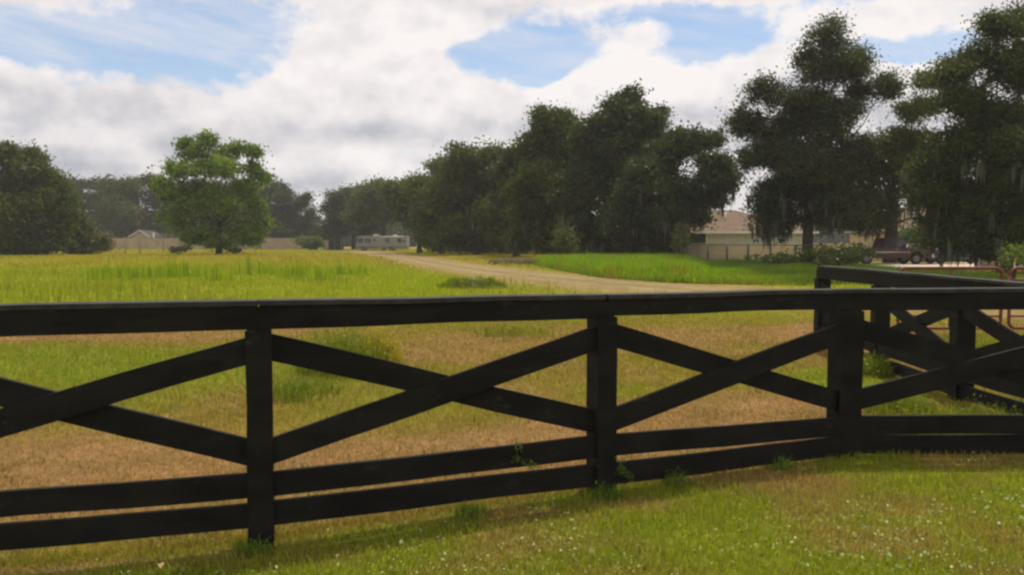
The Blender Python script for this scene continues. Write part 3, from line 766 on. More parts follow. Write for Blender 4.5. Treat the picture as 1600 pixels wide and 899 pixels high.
rng = np.random.RandomState(70); lob = []
for k in range(60):
    t = rng.rand(); px = 672 + 370 * t; D = 132 * (1 - t) + 72 * t + 3 * rng.rand()
    lob.append((xat(px, D), D + 4, .8 + 1.6 * rng.rand(), 1.8, 1.6, 1.5))
for k in range(26):
    px = -60 + 190 * rng.rand(); D = 108 + 5 * rng.rand(); lob.append((xat(px, D), D, .8 + 1.6 * rng.rand(), 2.0, 1.6, 1.5))
for k in range(20):
    px = 1450 + 200 * rng.rand(); D = 66 + 3 * rng.rand(); lob.append((xat(px, D), D, 1.2 + 2.2 * rng.rand(), 1.6, 1.2, 1.3))
o, _ = crown_mesh(rng, lob, 12, 22, .2, .45, DARK, name='undergrowth', nsub=0)
tag(o, 'dark tangled undergrowth along the foot of the oak rows', 'undergrowth', kind='stuff')
# distant wood closing the horizon
rng = np.random.RandomState(77); lob = []
for k in range(150):
    a = -1.15 + 2.3 * k / 149; D = 330 + 60 * rng.rand(); hh = 9 + 4 * rng.rand()
    lob.append((D * math.tan(a) if abs(a) < 1.2 else 0, D, hh * .5, 11, 8, hh * .55))
lob = [l for l in lob if abs(l[0]) < 700]
o, _ = crown_mesh(rng, lob, 1.6, 22, 1.0, 2.2, DARK, name='distant_woodland', var=.25, nsub=0)
tag(o, 'distant dark wood closing off the horizon', 'woodland', kind='stuff')

# ------------------------------------------------------------------ walls, houses
def tan_wall():
    Y = 207; x0, x1 = xat(118, Y), xat(472, Y); g = .1
    r = thing('boundary_wall', 'long tan wall along the far edge of the field', 'wall', (x0, Y, g))
    MB().box((0, 0, -.5), (x1 - x0, .2, 2.75)).build('panel', M['tanwall'], r)
    MB().box((-.05, -.06, 2.753), (x1 - x0 + .05, .26, 2.86)).build('coping', M['tanwall'], r)
    L = x1 - x0; n = 14
    for i in range(n + 1): MB().box((i * L / n - .2, -.12, -.5), (i * L / n + .2, .32, 2.95), .02).build('pillar', M['tanwall'], r)
tan_wall()
def gable():
    Y = 222; X = xat(219, Y); g = .1
    r = thing('gabled_building', 'small brown building with pale roof edges behind the tan wall', 'building', (X, Y, g))
    w, e, t = 2.6, 3.4, 5.0
    MB().prism([(-w, -.3), (w, -.3), (w, e), (0, t - .12), (-w, e)], 0, 9).build('wall', M['tanwall'], r)
    for s in (-1, 1):
        MB().prism([(0, t), (s * (w + .4), e - .22), (s * (w + .4), e - .10), (0, t + .14)], -.4, 9.3).build('roof', M['roofgrey'], r)
        MB().prism([(0, t - .02), (s * (w + .42), e - .32), (s * (w + .42), e - .08), (0, t + .2)], -.46, -.402).build('fascia', M['white'], r)
    MB().box((2.9, 1, 3), (3.3, 1.4, 4.4)).build('vent_pipe', M['white'], r)
gable()
def shed():
    Y = 190; X = xat(512, Y)
    r = thing('shed', 'low tan shed with a dark open front left of the motorhome', 'shed', (X, Y, .1))
    MB().box((-1.2, 0, -.2), (.1, 3, 2.3)).build('wall', M['tanwall'], r)
    MB().box((.1, .6, -.2), (3.1, 3, 2.2)).build('opening_shade', M['screen'], r)  # solid dark block painting the shade inside the open front
    MB().box((-1.3, -.1, 2.303), (3.3, 3.1, 2.42)).build('roof', M['roofgrey'], r)
    for x in (1.6, 3.1): MB().box((x - .06, .1, -.2), (x + .06, .22, 2.3)).build('post', M['wood'], r)
shed()
def hip_house(name, label, X, Y, w, dpt, e, t, r0, r1, wallm, seams=True):
    r = thing(name, label, 'house', (X, Y, .1))
    o = .5
    MB().box((0, 0, -.3), (w, dpt, e - .02)).build('wall', wallm, r)
    A = [(-o, -o, e - .15), (w + o, -o, e - .15), (w + o, dpt + o, e - .15), (-o, dpt + o, e - .15)]
    R0, R1 = (r0, dpt / 2, t), (r1, dpt / 2, t)
    b = MB(); bm = b.bm
    v = [bm.verts.new(p) for p in A] + [bm.verts.new(R0), bm.verts.new(R1)]
    for f in ((0, 1, 5, 4), (1, 2, 5), (2, 3, 4, 5), (3, 0, 4)): bm.faces.new([v[i] for i in f])
    bm.faces.new([v[i] for i in (3, 2, 1, 0)])
    b.build('roof', M['roof'], r)
    b = MB(); z0, z1 = e - .36, e - .153
    b.box((-o - .05, -o - .06, z0), (w + o + .05, -o, z1)).box((-o - .05, -o + .003, z0), (-o, dpt + o, z1)).box((w + o, -o + .003, z0), (w + o + .05, dpt + o, z1))
    b.build('fascia', M['white'], r)
    return r
h1 = hip_house('ranch_house', 'pale stucco house with brown hip roof behind the wire fence', xat(1073, 86), 86, 13.2, 9, 3.0, 5.25, 1.8, 6.2, M['housewall'])
fr = MB().box((.15, -.03, .9), (2.0, -.003, 2.75)).build('window', M['screen'], h1)
MB().box((.08, -.05, .82), (2.07, -.033, .9)).box((.08, -.05, 2.75), (2.07, -.033, 2.82)).box((2.0, -.05, .9), (2.07, -.033, 2.75)).build('frame', M['white'], fr)
for x in (6.9, 9.6):
    w_ = MB().box((x, -.05, 1.5), (x + .7, -.041, 2.1)).build('window', M['darkglass'], h1)
    MB().box((x - .06, -.04, 1.44), (x + .76, -.003, 2.16)).build('frame', M['white'], w_)
MB().cyl((4.6, 2.2, 4.55), (0, 0, 1), .09, .7, 10).build('vent_pipe', M['white'], h1)
h2 = hip_house('ranch_house', 'tan stucco house glimpsed between the leaning oak trunk and dark foliage', xat(1385, 92), 92, 18, 10, 3.3, 6.0, 4.5, 12, M['tanhouse'])
w_ = MB().box((3.0, -.03, 1.2), (4.4, -.003, 2.4)).build('window', M['darkglass'], h2)
MB().box((9.6, -.03, .05), (10.4, -.003, 2.2)).build('door', M['white'], h2)

def vinyl_fence():
    A = Vector((xat(1052, 74), 74, 0)); B = Vector((xat(1500, 70), 70, 0))
    d = (B - A); L = d.length; ang = math.atan2(d.y, d.x)
    r = thing('privacy_fence', 'tan solid privacy fence in front of the pale house', 'fence', (A.x, A.y, .1), ang)
    n = int(L / 2.4)
    for i in range(n):
        a, b = i * L / n + .07, (i + 1) * L / n - .07
        m = MB().box((a, 0, .08), (b, .04, 1.50)).box((a, -.02, 1.503), (b, .06, 1.62)).box((a, -.02, -.2), (b, .06, .077))
        for q in range(1, 8): m.box((a + (b - a) * q / 8 - .008, -.006, .09), (a + (b - a) * q / 8 + .008, -.001, 1.49))
        m.build('panel', M['tanvinyl'], r)
    for i in range(n + 1):
        p = MB().box((i * L / n - .065, -.045, -.3), (i * L / n + .065, .085, 1.68)).build('post', M['tanvinyl'], r)
        MB().box((i * L / n - .08, -.06, 1.683), (i * L / n + .08, .1, 1.73), .01).build('cap', M['white'], p)
vinyl_fence()
def wire_fence():
    pts = []
    for px, D in ((1050, 71), (1078, 68), (1106, 65), (1136, 62.3), (1169, 59.6), (1204, 57.2), (1243, 54.8), (1288, 52.4)):
        pts.append(Vector((xat(px, D), D, .1)))
    r = thing('wire_fence', 'wire fence on dark pipe posts beyond the tall grass', 'fence', pts[0])
    o = pts[0]
    for p in pts:
        q = p - o
        MB().tube([q + Vector((0, 0, -.2)), q + Vector((0, 0, 1.53))], .075, 8).build('post', M['galv'], r)
    MB().tube([p - o + Vector((0, 0, 1.50)) for p in pts], .035, 6).build('top_rail', M['galv'], r)
    for z in (.15, .45, .75, 1.05, 1.3):
        MB().tube([p - o + Vector((0, 0, z)) for p in pts], .006, 4).build('wire', M['galv'], r)
wire_fence()

# ------------------------------------------------------------------ vehicles
def wheel(parent, c, r, w, name='wheel'):
    t = MB()
    # tyre profile
    prof = [(r * .62, -w / 2), (r * .9, -w / 2), (r, -w * .32), (r, w * .32), (r * .9, w / 2), (r * .62, w / 2)]
    seg = 28; rings = []
    for k in range(seg):
        a = 2 * math.pi * k / seg
        rings.append([t.bm.verts.new((c[0] + math.cos(a) * p, c[1] + q, c[2] + math.sin(a) * p)) for p, q in prof])
    for k in range(seg):
        for j in range(len(prof)):
            t.bm.faces.new((rings[k][j], rings[(k + 1) % seg][j], rings[(k + 1) % seg][(j + 1) % 6], rings[k][(j + 1) % 6]))
    ty = t.build('wheel', M['rubber'], parent)
    MB().cyl(c, (0, 1, 0), r * .60, w * .7, 20).cyl((c[0], c[1], c[2]), (0, 1, 0), r * .2, w * .8, 12).build('rim', M['steel'], ty)
def motorhome():
    Y = 172; x0 = xat(555, Y); L = (xat(637, Y) - x0)
    r = thing('motorhome', 'long cream motorhome parked beneath the trees', 'motorhome', (x0, Y, float(H(x0, Y))), math.radians(-4))
    MB().prism([(.15, .95), (.05, 1.25), (.25, 1.5), (.55, 2.95), (.85, 3.12), (L, 3.12), (L, .95)], 0, 2.45, .06).build('body', M['rvwhite'], r)
    MB().prism([(.12, .42), (.02, .93), (L + .02, .93), (L + .02, .42)], .03, 2.42, .04).build('skirt', M['rvtan'], r)
    ws = MB().prism([(.22, 1.62), (.50, 2.80), (.56, 2.80), (.28, 1.62)], .12, 2.33).build('windshield', M['darkglass'], r)
    ws.location = (-.03, 0, 0)
    MB().prism([(.5, 1.65), (.72, 2.72), (1.65, 2.72), (1.65, 1.65)], -.012, -.003).build('cab_window', M['darkglass'], r)
    for a, b, z0, z1 in ((2.0, 3.35, 1.75, 2.6), (3.75, 4.35, 1.95, 2.5), (6.4, 7.3, 1.8, 2.55), (9.0, 9.8, 1.8, 2.55)):
        w_ = MB().box((a, -.018, z0), (b, -.0115, z1)).build('window', M['darkglass'], r)
        MB().box((a - .05, -.011, z0 - .05), (b + .05, -.002, z1 + .05)).build('frame', M['rvtan'], w_)
    dr = MB().box((4.9, -.03, .55), (5.6, -.003, 2.55), .005).build('door', M['rvwhite'], r)
    MB().box((5.45, -.06, 1.4), (5.53, -.033, 1.5)).build('handle', M['chrome'], dr)
    MB().prism([(2.0, 1.45), (4.7, 1.45), (4.7, 1.55), (2.3, 1.55)], -.01, -.003).prism([(5.8, 1.3), (L - .2, 1.75), (L - .2, 1.9), (5.8, 1.4)], -.01, -.003).build('stripe', M['rvtan'], r)
    MB().box((3.6, .8, 3.123), (4.6, 1.7, 3.45), .08).build('roof_air_conditioner', M['white'], r)
    MB().box((7.8, .8, 3.123), (8.6, 1.6, 3.38), .08).build('roof_air_conditioner', M['white'], r)
    MB().tube([(5.0, -.08, 3.0), (L - .6, -.08, 3.0)], .07, 8).build('awning', M['white'], r)
    for x in (1.7, 7.6):
        wheel(r, (x, .15, .46), .46, .28); wheel(r, (x, 2.3, .46), .46, .28)
    for s in (-.25,): MB().box((.3, s - .05, 2.0), (.42, s + .15, 2.45), .02).build('mirror', M['rubber'], r)
    MB().box((-.08, .1, .45), (.0, 2.35, .7), .02).build('bumper', M['chrome'], r)
    for y in (.3, 2.0): MB().box((.0, y, 1.0), (.06, y + .3, 1.15), .01).build('headlight', M['chrome'], r)
motorhome()
def pickup():
    Y = 54.5; x0 = xat(1334, Y)
    r = thing('pickup_truck', 'dark red pickup truck parked under the leaning oak', 'pickup truck', (x0, Y, .31), math.radians(3))
    L = 5.4
    # body side with wheel arches: bed, cab base, hood
    def arch(cx, rr):
        return [(cx + rr * math.cos(math.pi * k / 8), .42 + rr * math.sin(math.pi * k / 8)) for k in range(0, 9)]
    prof = [(0, .55), (0, 1.12), (2.05, 1.12), (2.05, 1.10), (3.95, 1.10), (5.25, .98), (5.4, .85), (5.4, .45)] + arch(4.35, .46) + arch(.95, .46)
    MB().prism(prof, 0, 1.85, .02).build('body', M['redpaint'], r)
    MB().box((.12, .12, 1.123), (1.95, 1.73, 1.14)).build('bed_liner', M['rubber'], r)
    MB().prism([(2.1, 1.103), (2.3, 1.78), (3.35, 1.80), (3.95, 1.103)], .1, 1.75, .04).build('cab', M['redpaint'], r)
    MB().prism([(2.30, 1.16), (2.42, 1.68), (2.85, 1.70), (2.85, 1.16)], .088, .097).prism([(2.95, 1.16), (2.95, 1.70), (3.3, 1.70), (3.72, 1.16)], .088, .097).build('side_window', M['darkglass'], r)
    MB().prism([(3.40, 1.77), (3.97, 1.13), (4.0, 1.13), (3.43, 1.79)], .22, 1.63).build('windshield', M['darkglass'], r)
    MB().box((-.12, .05, .5), (-.01, 1.8, .68), .02).box((5.42, .05, .45), (5.54, 1.8, .68), .02).build('bumper', M['chrome'], r)
    MB().box((.3, -.012, .8), (3.9, -.003, .84)).build('trim_strip', M['chrome'], r)
    for s in (.02, 1.65): MB().box((-.02, s, .8), (-.003, s + .17, 1.08)).build('tail_light', M['amber'], r)
    for s in (.08, 1.55): MB().box((5.38, s, .72), (5.43, s + .24, .88)).build('headlight', M['chrome'], r)
    MB().box((3.5, -.2, 1.15), (3.62, -.02, 1.33), .02).build('mirror', M['chrome'], r)
    MB().box((2.9, -.03, .98), (3.05, -.003, 1.01)).build('door_handle', M['chrome'], r)
    for x in (.95, 4.35):
        wheel(r, (x, .14, .38), .38, .24); wheel(r, (x, 1.71, .38), .38, .24)
pickup()
def car():
    Y = 55.5; x0 = xat(1452, Y)
    r = thing('parked_car', 'dark blue car in deep shade right of the red pickup', 'car', (x0, Y, .31), math.radians(-2))
    def arch(cx, rr): return [(cx + rr * math.cos(math.pi * k / 8), .30 + rr * math.sin(math.pi * k / 8)) for k in range(0, 9)]
    MB().prism([(0, .35), (-.05, .6), (.05, .82), (1.1, .92), (3.5, .95), (4.5, .9), (4.55, .4)] + arch(3.6, .38) + arch(.85, .38), 0, 1.75, .03).build('body', M['bluepaint'], r)
    MB().prism([(1.05, .925), (1.75, 1.38), (2.9, 1.40), (3.6, .952)], .15, 1.6, .05).build('cabin', M['darkglass'], r)
    MB().prism([(1.72, 1.37), (1.8, 1.43), (2.85, 1.45), (2.98, 1.38)], .2, 1.55, .02).build('roof', M['bluepaint'], r)
    for x in (.85, 3.6): wheel(r, (x, .12, .33), .33, .2); wheel(r, (x, 1.63, .33), .33, .2)
    for s in (.1, 1.4): MB().box((-.06, s, .6), (-.01, s + .25, .74)).build('headlight', M['chrome'], r)
car()
# grey gatepost-like screen wall near the drive
Y = 50; X = xat(1529, Y)
r = thing('garden_wall', 'pale grey wall end standing on the driveway under the big oak', 'wall', (X, Y, .31))
MB().box((0, 0, 0), (.18, .3, 1.05), .01).build('pillar', M['housewall'], r)
MB().box((.183, .05, 0), (1.2, .25, .95), .01).build('panel', M['tanwall'], r)

# ------------------------------------------------------------------ weeds and small things
def weed(name, label, X, Y, w, h, n, col, seed, bw=.02, lean=.5, leafy=0, group=None, cat='weed'):
    rng = np.random.RandomState(seed); g = float(H(X, Y))
    r = thing(name, label, cat, (X, Y, g), 0, group)
    a = rng.rand(n) * 6.28; q = rng.rand(n) ** .6 * w / 2
    x, y = np.cos(a) * q, np.sin(a) * q
    hh = h * (.55 + .5 * rng.rand(n)) * (1 - .45 * (q / (w / 2)) ** 2)
    c = np.array(col) * (.7 + .6 * rng.rand(n))[:, None]
    blades('stems', x, y, hh, bw * (.6 + .8 * rng.rand(n)), c, parent=r, z0=np.zeros(n), lean=lean, rng=rng)['kind'] = 'stuff'
    if leafy:
        i = rng.randint(0, n, leafy); t = .25 + .75 * rng.rand(leafy)
        p = np.stack([x[i], y[i], hh[i] * t], 1) + rng.normal(size=(leafy, 3)) * np.array([.1, .1, .04]) * w * .7
        V = leaf_quads(rng, p, .012 * (Y / 8) * (.6 + rng.rand(leafy)), .4)
        cc = np.repeat(np.array(col) * 1.15 * (.6 + .8 * rng.rand(leafy))[:, None], 4, 0)
        npmesh('foliage', V.reshape(-1, 3), np.arange(leafy * 4).reshape(-1, 4), M['leaf'], r, col=cc)
    return r
WG = 'upright dark weed clumps standing in the field'
k = 0
WL = [(150, 'thin weed clump, leftmost of the clumps in the field'), (178, 'sparse weed clump between the leftmost one and the dense clump'), (205, 'low weed clump left of the broad dense one'),
      (232, 'narrow weed clump touching the left side of the dense one'), (270, 'broad dense weed clump, the widest in the field'), (292, 'weed clump merging with the right side of the widest clump'),
      (338, 'short lone weed clump below the pecan trunk'), (392, 'tall narrow weed clump just right of the pecan'), (428, 'spiky weed clump second right from the pecan'), (456, 'spiky weed clump third right from the pecan'),
      (478, 'weed clump fourth right from the pecan'), (501, 'single tall weed spike with a thin base left of the track'), (530, 'low weed clump near the left edge of the track'), (560, 'small weed clump, rightmost beside the track')]
WS = [1.0, 1.2, .9, .8, 1.7, 1.2, .8, 1.3, .8, .9, .9, .7, .9, .9]
for (px, lb), w in zip(WL, WS):
    D = 38 + 4 * math.sin(px); X = xat(px, D)
    weed('weed_clump', lb, X, D, w * 1.5, 1.25 if px in (270, 392) else .9, int(48 * w), (.23, .32, .013), 100 + k, .05, .16, group=WG); k += 1
weed('dogfennel_weed', 'green feathery weed bush beyond the fence right of the left post', xat(535, 10.2), 10.2, 1.2, .68, 700, (.17, .205, .02), 120, .008, .5, 2600)
weed('dogfennel_weed', 'yellow dried feathery weed beside the green one', xat(592, 10.4), 10.4, .55, .62, 420, (.38, .30, .04), 121, .008, .6, 1300)
weed('dogfennel_weed', 'low bright green weed hugging the left post beyond the fence', xat(455, 8.9), 8.9, 1.0, .24, 420, (.16, .20, .018), 122, .010, .8, 900)
weed('dogfennel_weed', 'sparse green weed tuft poking above the top rail between two posts', xat(800, 14), 14, 1.5, .26, 260, (.19, .21, .025), 123, .012, .9, 300)
for i, (X, Y, w, h) in enumerate(((3.9, 6.75, .9, .30), (3.6, 7.7, .8, .22), (4.35, 9.9, .6, .3), (3.3, 6.75, .6, .16), (5.3, 7.6, 1.2, .34), (6.2, 11.0, 1.4, .5))):
    lb = ['leafy weed patch just behind the right hand rails', 'weed patch beside the return fence middle post', 'tall weeds against the far part of the return fence',
          'low weeds at the foot of the corner post', 'weeds beyond the return fence at the right', 'tallest weeds beyond the return fence before the gates'][i]
    weed('leafy_weed', lb, X, Y, w, h, 460, (.18, .215, .02), 130 + i, .010, .8, 1000, group='weeds in the fence corner')
def sprig(label, px, py, Y, h, seed):
    p = at(px, py, Y); rng = np.random.RandomState(seed)
    r = thing('fern_sprig', label, 'weed', p, 0, 'green sprigs on the lower rails')
    V = []; C = []
    b = MB(); pts = [Vector((0, 0, 0)), Vector((.01, -.02, h * .5)), Vector((.0, -.03, h))]
    b.tube(pts, [.004, .003, .0015], 5)
    b.tube([(0, 0, .02), (h * .6, -.02, .0), (h * 1.1, -.02, -.03)], [.004, .003, .0015], 5); b.build('stem', M['blade'], r)
    for k in range(150):
        t = rng.rand(); q = Vector((.01 * t, -.03 * t, h * t)) if k % 2 else Vector((h * 1.1 * t, -.02, .02 - .05 * t))
        q += Vector(rng.normal(size=3)) * .014; V.append(q)
    V = leaf_quads(rng, np.array(V), np.full(150, .011), .3)
    npmesh('foliage', V.reshape(-1, 3), np.arange(600).reshape(-1, 4), M['leaf'], r, col=np.repeat(np.array([.13, .2, .03]) * (.7 + .6 * rng.rand(150))[:, None], 4, 0))
sprig('fern sprig hanging on the lower rails left of the middle post', 808, 722, 5.0, .13, 61)
sprig('small fern sprig just right of the middle post', 968, 738, 5.15, .08, 62)
# seedlings at the rail foot
for i, (px, Y, lb) in enumerate(((735, 4.86, 'wispy weed at the fence foot in the left of the middle span'), (388, 4.5, 'grass tuft at the foot of the left post'), (950, 5.05, 'weed tuft at the foot of the middle post'),
                                 (1225, 5.75, 'weed tuft under the rails near the corner post'), (1060, 5.35, 'small weed tuft under the rails right of the middle post'))):
    weed('weed_tuft', lb, xat(px, Y), Y, .22, .12, 130, (.13, .2, .03), 150 + i, .005, 1.0, 120, group='weed tufts along the fence foot')
# rubble mound
def mound():
    X, Y = xat(738, 29), 29.0; g = float(H(X, Y)); rng = np.random.RandomState(8)
    r = thing('rubble_mound', 'low mound of dark soil and pale rubble beside the track', 'mound', (X, Y, g))
    n = 24; V = []
    for j in range(n):
        for i in range(n):
            u, v = i / (n - 1) * 2 - 1, j / (n - 1) * 2 - 1
            q = max(0, 1 - (u * u + v * v)); V.append((u * .95, v * .7, .34 * q ** .8 * (.75 + .5 * float(fbm(np.array(u * 3 + 7.), np.array(v * 3.)))) - .04))
    i = np.arange(n - 1)[:, None] * n + np.arange(n - 1)[None, :]
    npmesh('soil_heap', np.array(V), np.stack([i, i + 1, i + n + 1, i + n], -1).reshape(-1, 4), M['soil'], r, smooth=True)
    b = MB()
    for k in range(260):
        a = rng.rand() * 6.28; q = rng.rand() ** .5 * .95; x, y = math.cos(a) * q * .9, math.sin(a) * q * .65
        s = .02 + .035 * rng.rand(); z = .32 * (1 - q * q) ** .8
        rr = bmesh.ops.create_icosphere(b.bm, subdivisions=1, radius=s)
        for v in rr['verts']: v.co = Vector((v.co.x * (1 + .5 * rng.rand()), v.co.y, v.co.z * .7)) * (1 + .25 * rng.normal()) + Vector((x, y, z))
    o = b.build('rubble', M['stone'], r); o['kind'] = 'stuff'
    m_ = 900; a = rng.rand(m_) * 6.28; q = (.55 + .6 * rng.rand(m_)); x, y = np.cos(a) * q * 1.1, np.sin(a) * q * .8
    z = .30 * np.clip(1 - q * q, 0, 1) ** .8
    blades('weeds', x, y, .10 + .16 * rng.rand(m_), .02 + .015 * rng.rand(m_), np.array([.17, .22, .02]) * (.6 + .7 * rng.rand(m_))[:, None], parent=r, z0=z, lean=.7, rng=rng)['kind'] = 'stuff'
mound()
def brush():
    X, Y = xat(815, 62), 62.0; rng = np.random.RandomState(9)
    b = MB()
    for k in range(150):
        c = Vector(((rng.rand() - .5) * 4.5, (rng.rand() - .5) * 6, .1 + .25 * rng.rand())); a = rng.rand() * 6.28; l = .3 + .6 * rng.rand()
        d = Vector((math.cos(a), math.sin(a), (rng.rand() - .5) * .6)) * l
        b.tube([c - d, c + d * .2 + Vector((0, 0, .06)), c + d], [.03, .022, .01], 4)
    o = b.build('brush_pile', M['wood']); o.location = (X, Y, float(H(X, Y)))
    tag(o, 'pale heap of dead brush at the left tip of the tall grass', 'brush pile')
brush()
for i, (px, D, h, lb) in enumerate(((195, 118, 1.2, 'thin stake, leftmost of three in the far field'), (218, 118, 1.5, 'thin stake, middle of three in the far field'), (255, 140, 2.3, 'taller post in front of the tan wall left of the pecan'))):
    X = xat(px, D); o = MB().tube([(0, 0, -.2), (.03, 0, h * .6), (0, 0, h)], [.08, .07, .06], 8).build('stake', M['wood'])
    o.location = (X, D, float(H(X, D))); tag(o, lb, 'stake', 'stakes standing in the far field')
def leaf_on_lawn(px, py, Y, s, lb):
    X = xat(px, Y); z = float(H(X, Y)) + .04
    b = MB(); pts = []
    for k in range(12):
        a = k / 12 * 6.28; rr = s * (1 if k % 2 else .72) * (1.2 if k in (0, 6) else 1)
        pts.append((math.cos(a) * rr, math.sin(a) * rr * .75, .012 * math.cos(2 * a)))
    c = b.bm.verts.new((0, 0, -.004)); vs = [b.bm.verts.new(p) for p in pts]
    for k in range(12): b.bm.faces.new((c, vs[k], vs[(k + 1) % 12]))
    o = b.build('fallen_leaf', M['dryleaf']); o.location = (X, Y, z); o.rotation_euler = (.5, .2, 1)
    m = o.modifiers.new('thick', 'SOLIDIFY'); m.thickness = .0015
    tag(o, lb, 'leaf', 'dry leaves on the verge')
leaf_on_lawn(238, 870, 4.30, .022, 'curled pale dry leaf on the grass left of the left post')
leaf_on_lawn(520, 892, 4.28, .012, 'tiny dry leaf on the bottom edge grass')

# ------------------------------------------------------------------ haze
HAZE = 0.0004
if HAZE:
    b = MB(); b.box((-760, -28, -3), (760, 460, 24)); m, nt, out = newmat('haze_air')
    v = nt.nodes.new('ShaderNodeVolumePrincipled'); v.inputs['Color'].default_value = (.90, .90, .88, 1)
    v.inputs['Density'].default_value = HAZE; v.inputs['Anisotropy'].default_value = .2
    nt.links.new(v.outputs[0], out.inputs['Volume'])
    o = b.build('haze', m); tag(o, 'thin pale summer haze', kind='stuff')

# ------------------------------------------------------------------ sky
SUN_EL, SUN_AZ = math.radians(69), math.radians(32)   # azimuth from +Y towards +X
w = bpy.data.worlds.new('World'); sc.world = w; w.use_nodes = True
nt = w.node_tree; nt.nodes.clear(); N = nt.nodes; Lk = nt.links
def val(v):
    n = N.new('ShaderNodeValue'); n.outputs[0].default_value = v; return n.outputs[0]
def mth(op, a, b=None, c=None, clamp=False):
    n = N.new('ShaderNodeMath'); n.operation = op; n.use_clamp = clamp
    for i, q in enumerate((a, b, c)):
        if q is None: continue
        if isinstance(q, (int, float)): n.inputs[i].default_value = q
        else: Lk.new(q, n.inputs[i])
    return n.outputs[0]
def mapr(v, a, b, c=0, d=1, smooth=True):
    n = N.new('ShaderNodeMapRange'); n.interpolation_type = 'SMOOTHSTEP' if smooth else 'LINEAR'
    Lk.new(v, n.inputs[0])
    for i, q in enumerate((a, b, c, d)): n.inputs[i + 1].default_value = q
    return n.outputs[0]
tc = N.new('ShaderNodeTexCoord'); sp = N.new('ShaderNodeSeparateXYZ'); Lk.new(tc.outputs['Generated'], sp.inputs[0])
A = mth('ARCTAN2', sp.outputs[0], sp.outputs[1]); E = mth('ARCSINE', sp.outputs[2])
def noise(a, e, sx, sy, off, detail=8, rough=.55, dist=0):
    c = N.new('ShaderNodeCombineXYZ')
    Lk.new(mth('MULTIPLY', a, sx), c.inputs[0]); Lk.new(mth('MULTIPLY', e, sy), c.inputs[1]); c.inputs[2].default_value = off
    n = N.new('ShaderNodeTexNoise'); n.inputs['Scale'].default_value = 1; n.inputs['Detail'].default_value = detail
    n.inputs['Roughness'].default_value = rough; n.inputs['Distortion'].default_value = dist
    Lk.new(c.outputs[0], n.inputs['Vector']); return n.outputs['Fac']
def gauss(a, e, px, py, rx, ry):
    ca = math.atan((px - 800) / F); ce = math.atan((380 - py) / F * math.cos(ca))
    da = mth('MULTIPLY', mth('SUBTRACT', a, ca), F / rx); de = mth('MULTIPLY', mth('SUBTRACT', e, ce), F / ry)
    s = mth('ADD', mth('MULTIPLY', da, da), mth('MULTIPLY', de, de))
    return mth('EXPONENT', mth('MULTIPLY', s, -1.0))
def total(items):
    r = None
    for v_, wt in items:
        t = mth('MULTIPLY', v_, wt); r = t if r is None else mth('ADD', r, t)
    return r
# warp
wa = mth('ADD', A, mth('MULTIPLY', mth('SUBTRACT', noise(A, E, 9, 12, 3.1, 5), .5), .07))
we = mth('ADD', E, mth('MULTIPLY', mth('SUBTRACT', noise(A, E, 9, 12, 7.7, 5), .5), .045))
holes = total([(gauss(wa, we, 800, 90, 135, 36), 1.15), (gauss(wa, we, 835, 140, 48, 26), .9), (gauss(wa, we, 240, 88, 220, 40), .8), (gauss(wa, we, 380, 40, 200, 40), .55), (gauss(wa, we, 90, 60, 110, 24), .5),
               (gauss(wa, we, 1140, 62, 90, 28), .8), (gauss(wa, we, 1400, 82, 80, 16), .7), (gauss(wa, we, 1000, 25, 130, 22), .55), (gauss(wa, we, 1260, 15, 110, 12), .4),
               (gauss(wa, we, 640, 240, 60, 8), .35), (gauss(wa, we, 1090, 205, 30, 12), .4),
               (gauss(wa, we, 950, 165, 130, 42), -1.2), (gauss(wa, we, 560, 120, 130, 50), -.6), (gauss(wa, we, 620, 60, 130, 45), -.55)])
cn = noise(A, E, 11, 16, 0, 9, .5)
lowband = mapr(E, .02, .20, 1, 0)
puff = noise(wa, we, 48, 58, 4.4, 6, .6)
cov = mth('ADD', mth('SUBTRACT', mth('ADD', mth('MULTIPLY', mth('SUBTRACT', cn, .5), 1.7), mth('MULTIPLY', mth('SUBTRACT', puff, .5), .55)), holes), mth('ADD', .42, mth('MULTIPLY', lowband, .35)))
cumu = mapr(cov, -.10, .26)
# cirrus veil inside the blue
ci = noise(A, mth('ADD', E, mth('MULTIPLY', A, .12)), 7, 46, 5.5, 7, .62, .4)
cirr = mapr(ci, .34, .76, .06, .8)
ci2 = mapr(gauss(A, E, 250, 20, 500, 70), 0, 1, 0, .22)
cirr = mth('ADD', cirr, ci2, clamp=True)
# shading of the clouds
n_up = noise(A, mth('ADD', E, .022), 11, 16, 0, 9, .5)
lit = mth('MULTIPLY', mth('SUBTRACT', cn, n_up), 1.4)
big = noise(A, E, 5, 11, 2.2, 6, .5)
n_soft = noise(A, E, 26, 34, 9.4, 7, .55)
tone = total([(lit, 1.0), (mth('SUBTRACT', big, .5), .6), (mth('SUBTRACT', n_soft, .5), .36), (mth('SUBTRACT', puff, .5), .12),
              (gauss(A, E, 960, 125, 150, 55), .34), (gauss(A, E, 640, 130, 180, 110), .22), (gauss(A, E, 1300, 60, 330, 60), .22), (gauss(A, E, 1480, 70, 80, 60), .2), (gauss(A, E, 560, 262, 200, 16), .12),
              (gauss(A, E, 180, 240, 300, 80), -.11), (gauss(A, E, 560, 212, 120, 22), -.38), (gauss(A, E, 450, 330, 300, 40), -.08), (gauss(A, E, 60, 170, 120, 60), -.07), (gauss(A, E, 860, 195, 110, 26), -.22), (gauss(A, E, 1080, 190, 70, 30), -.12), (gauss(A, E, 700, 150, 60, 22), -.10), (gauss(A, E, 1300, 130, 120, 20), -.08)])
edge = mapr(cov, .0, .5, .12, 0)
tone = mth('ADD', mth('ADD', tone, .715), edge)
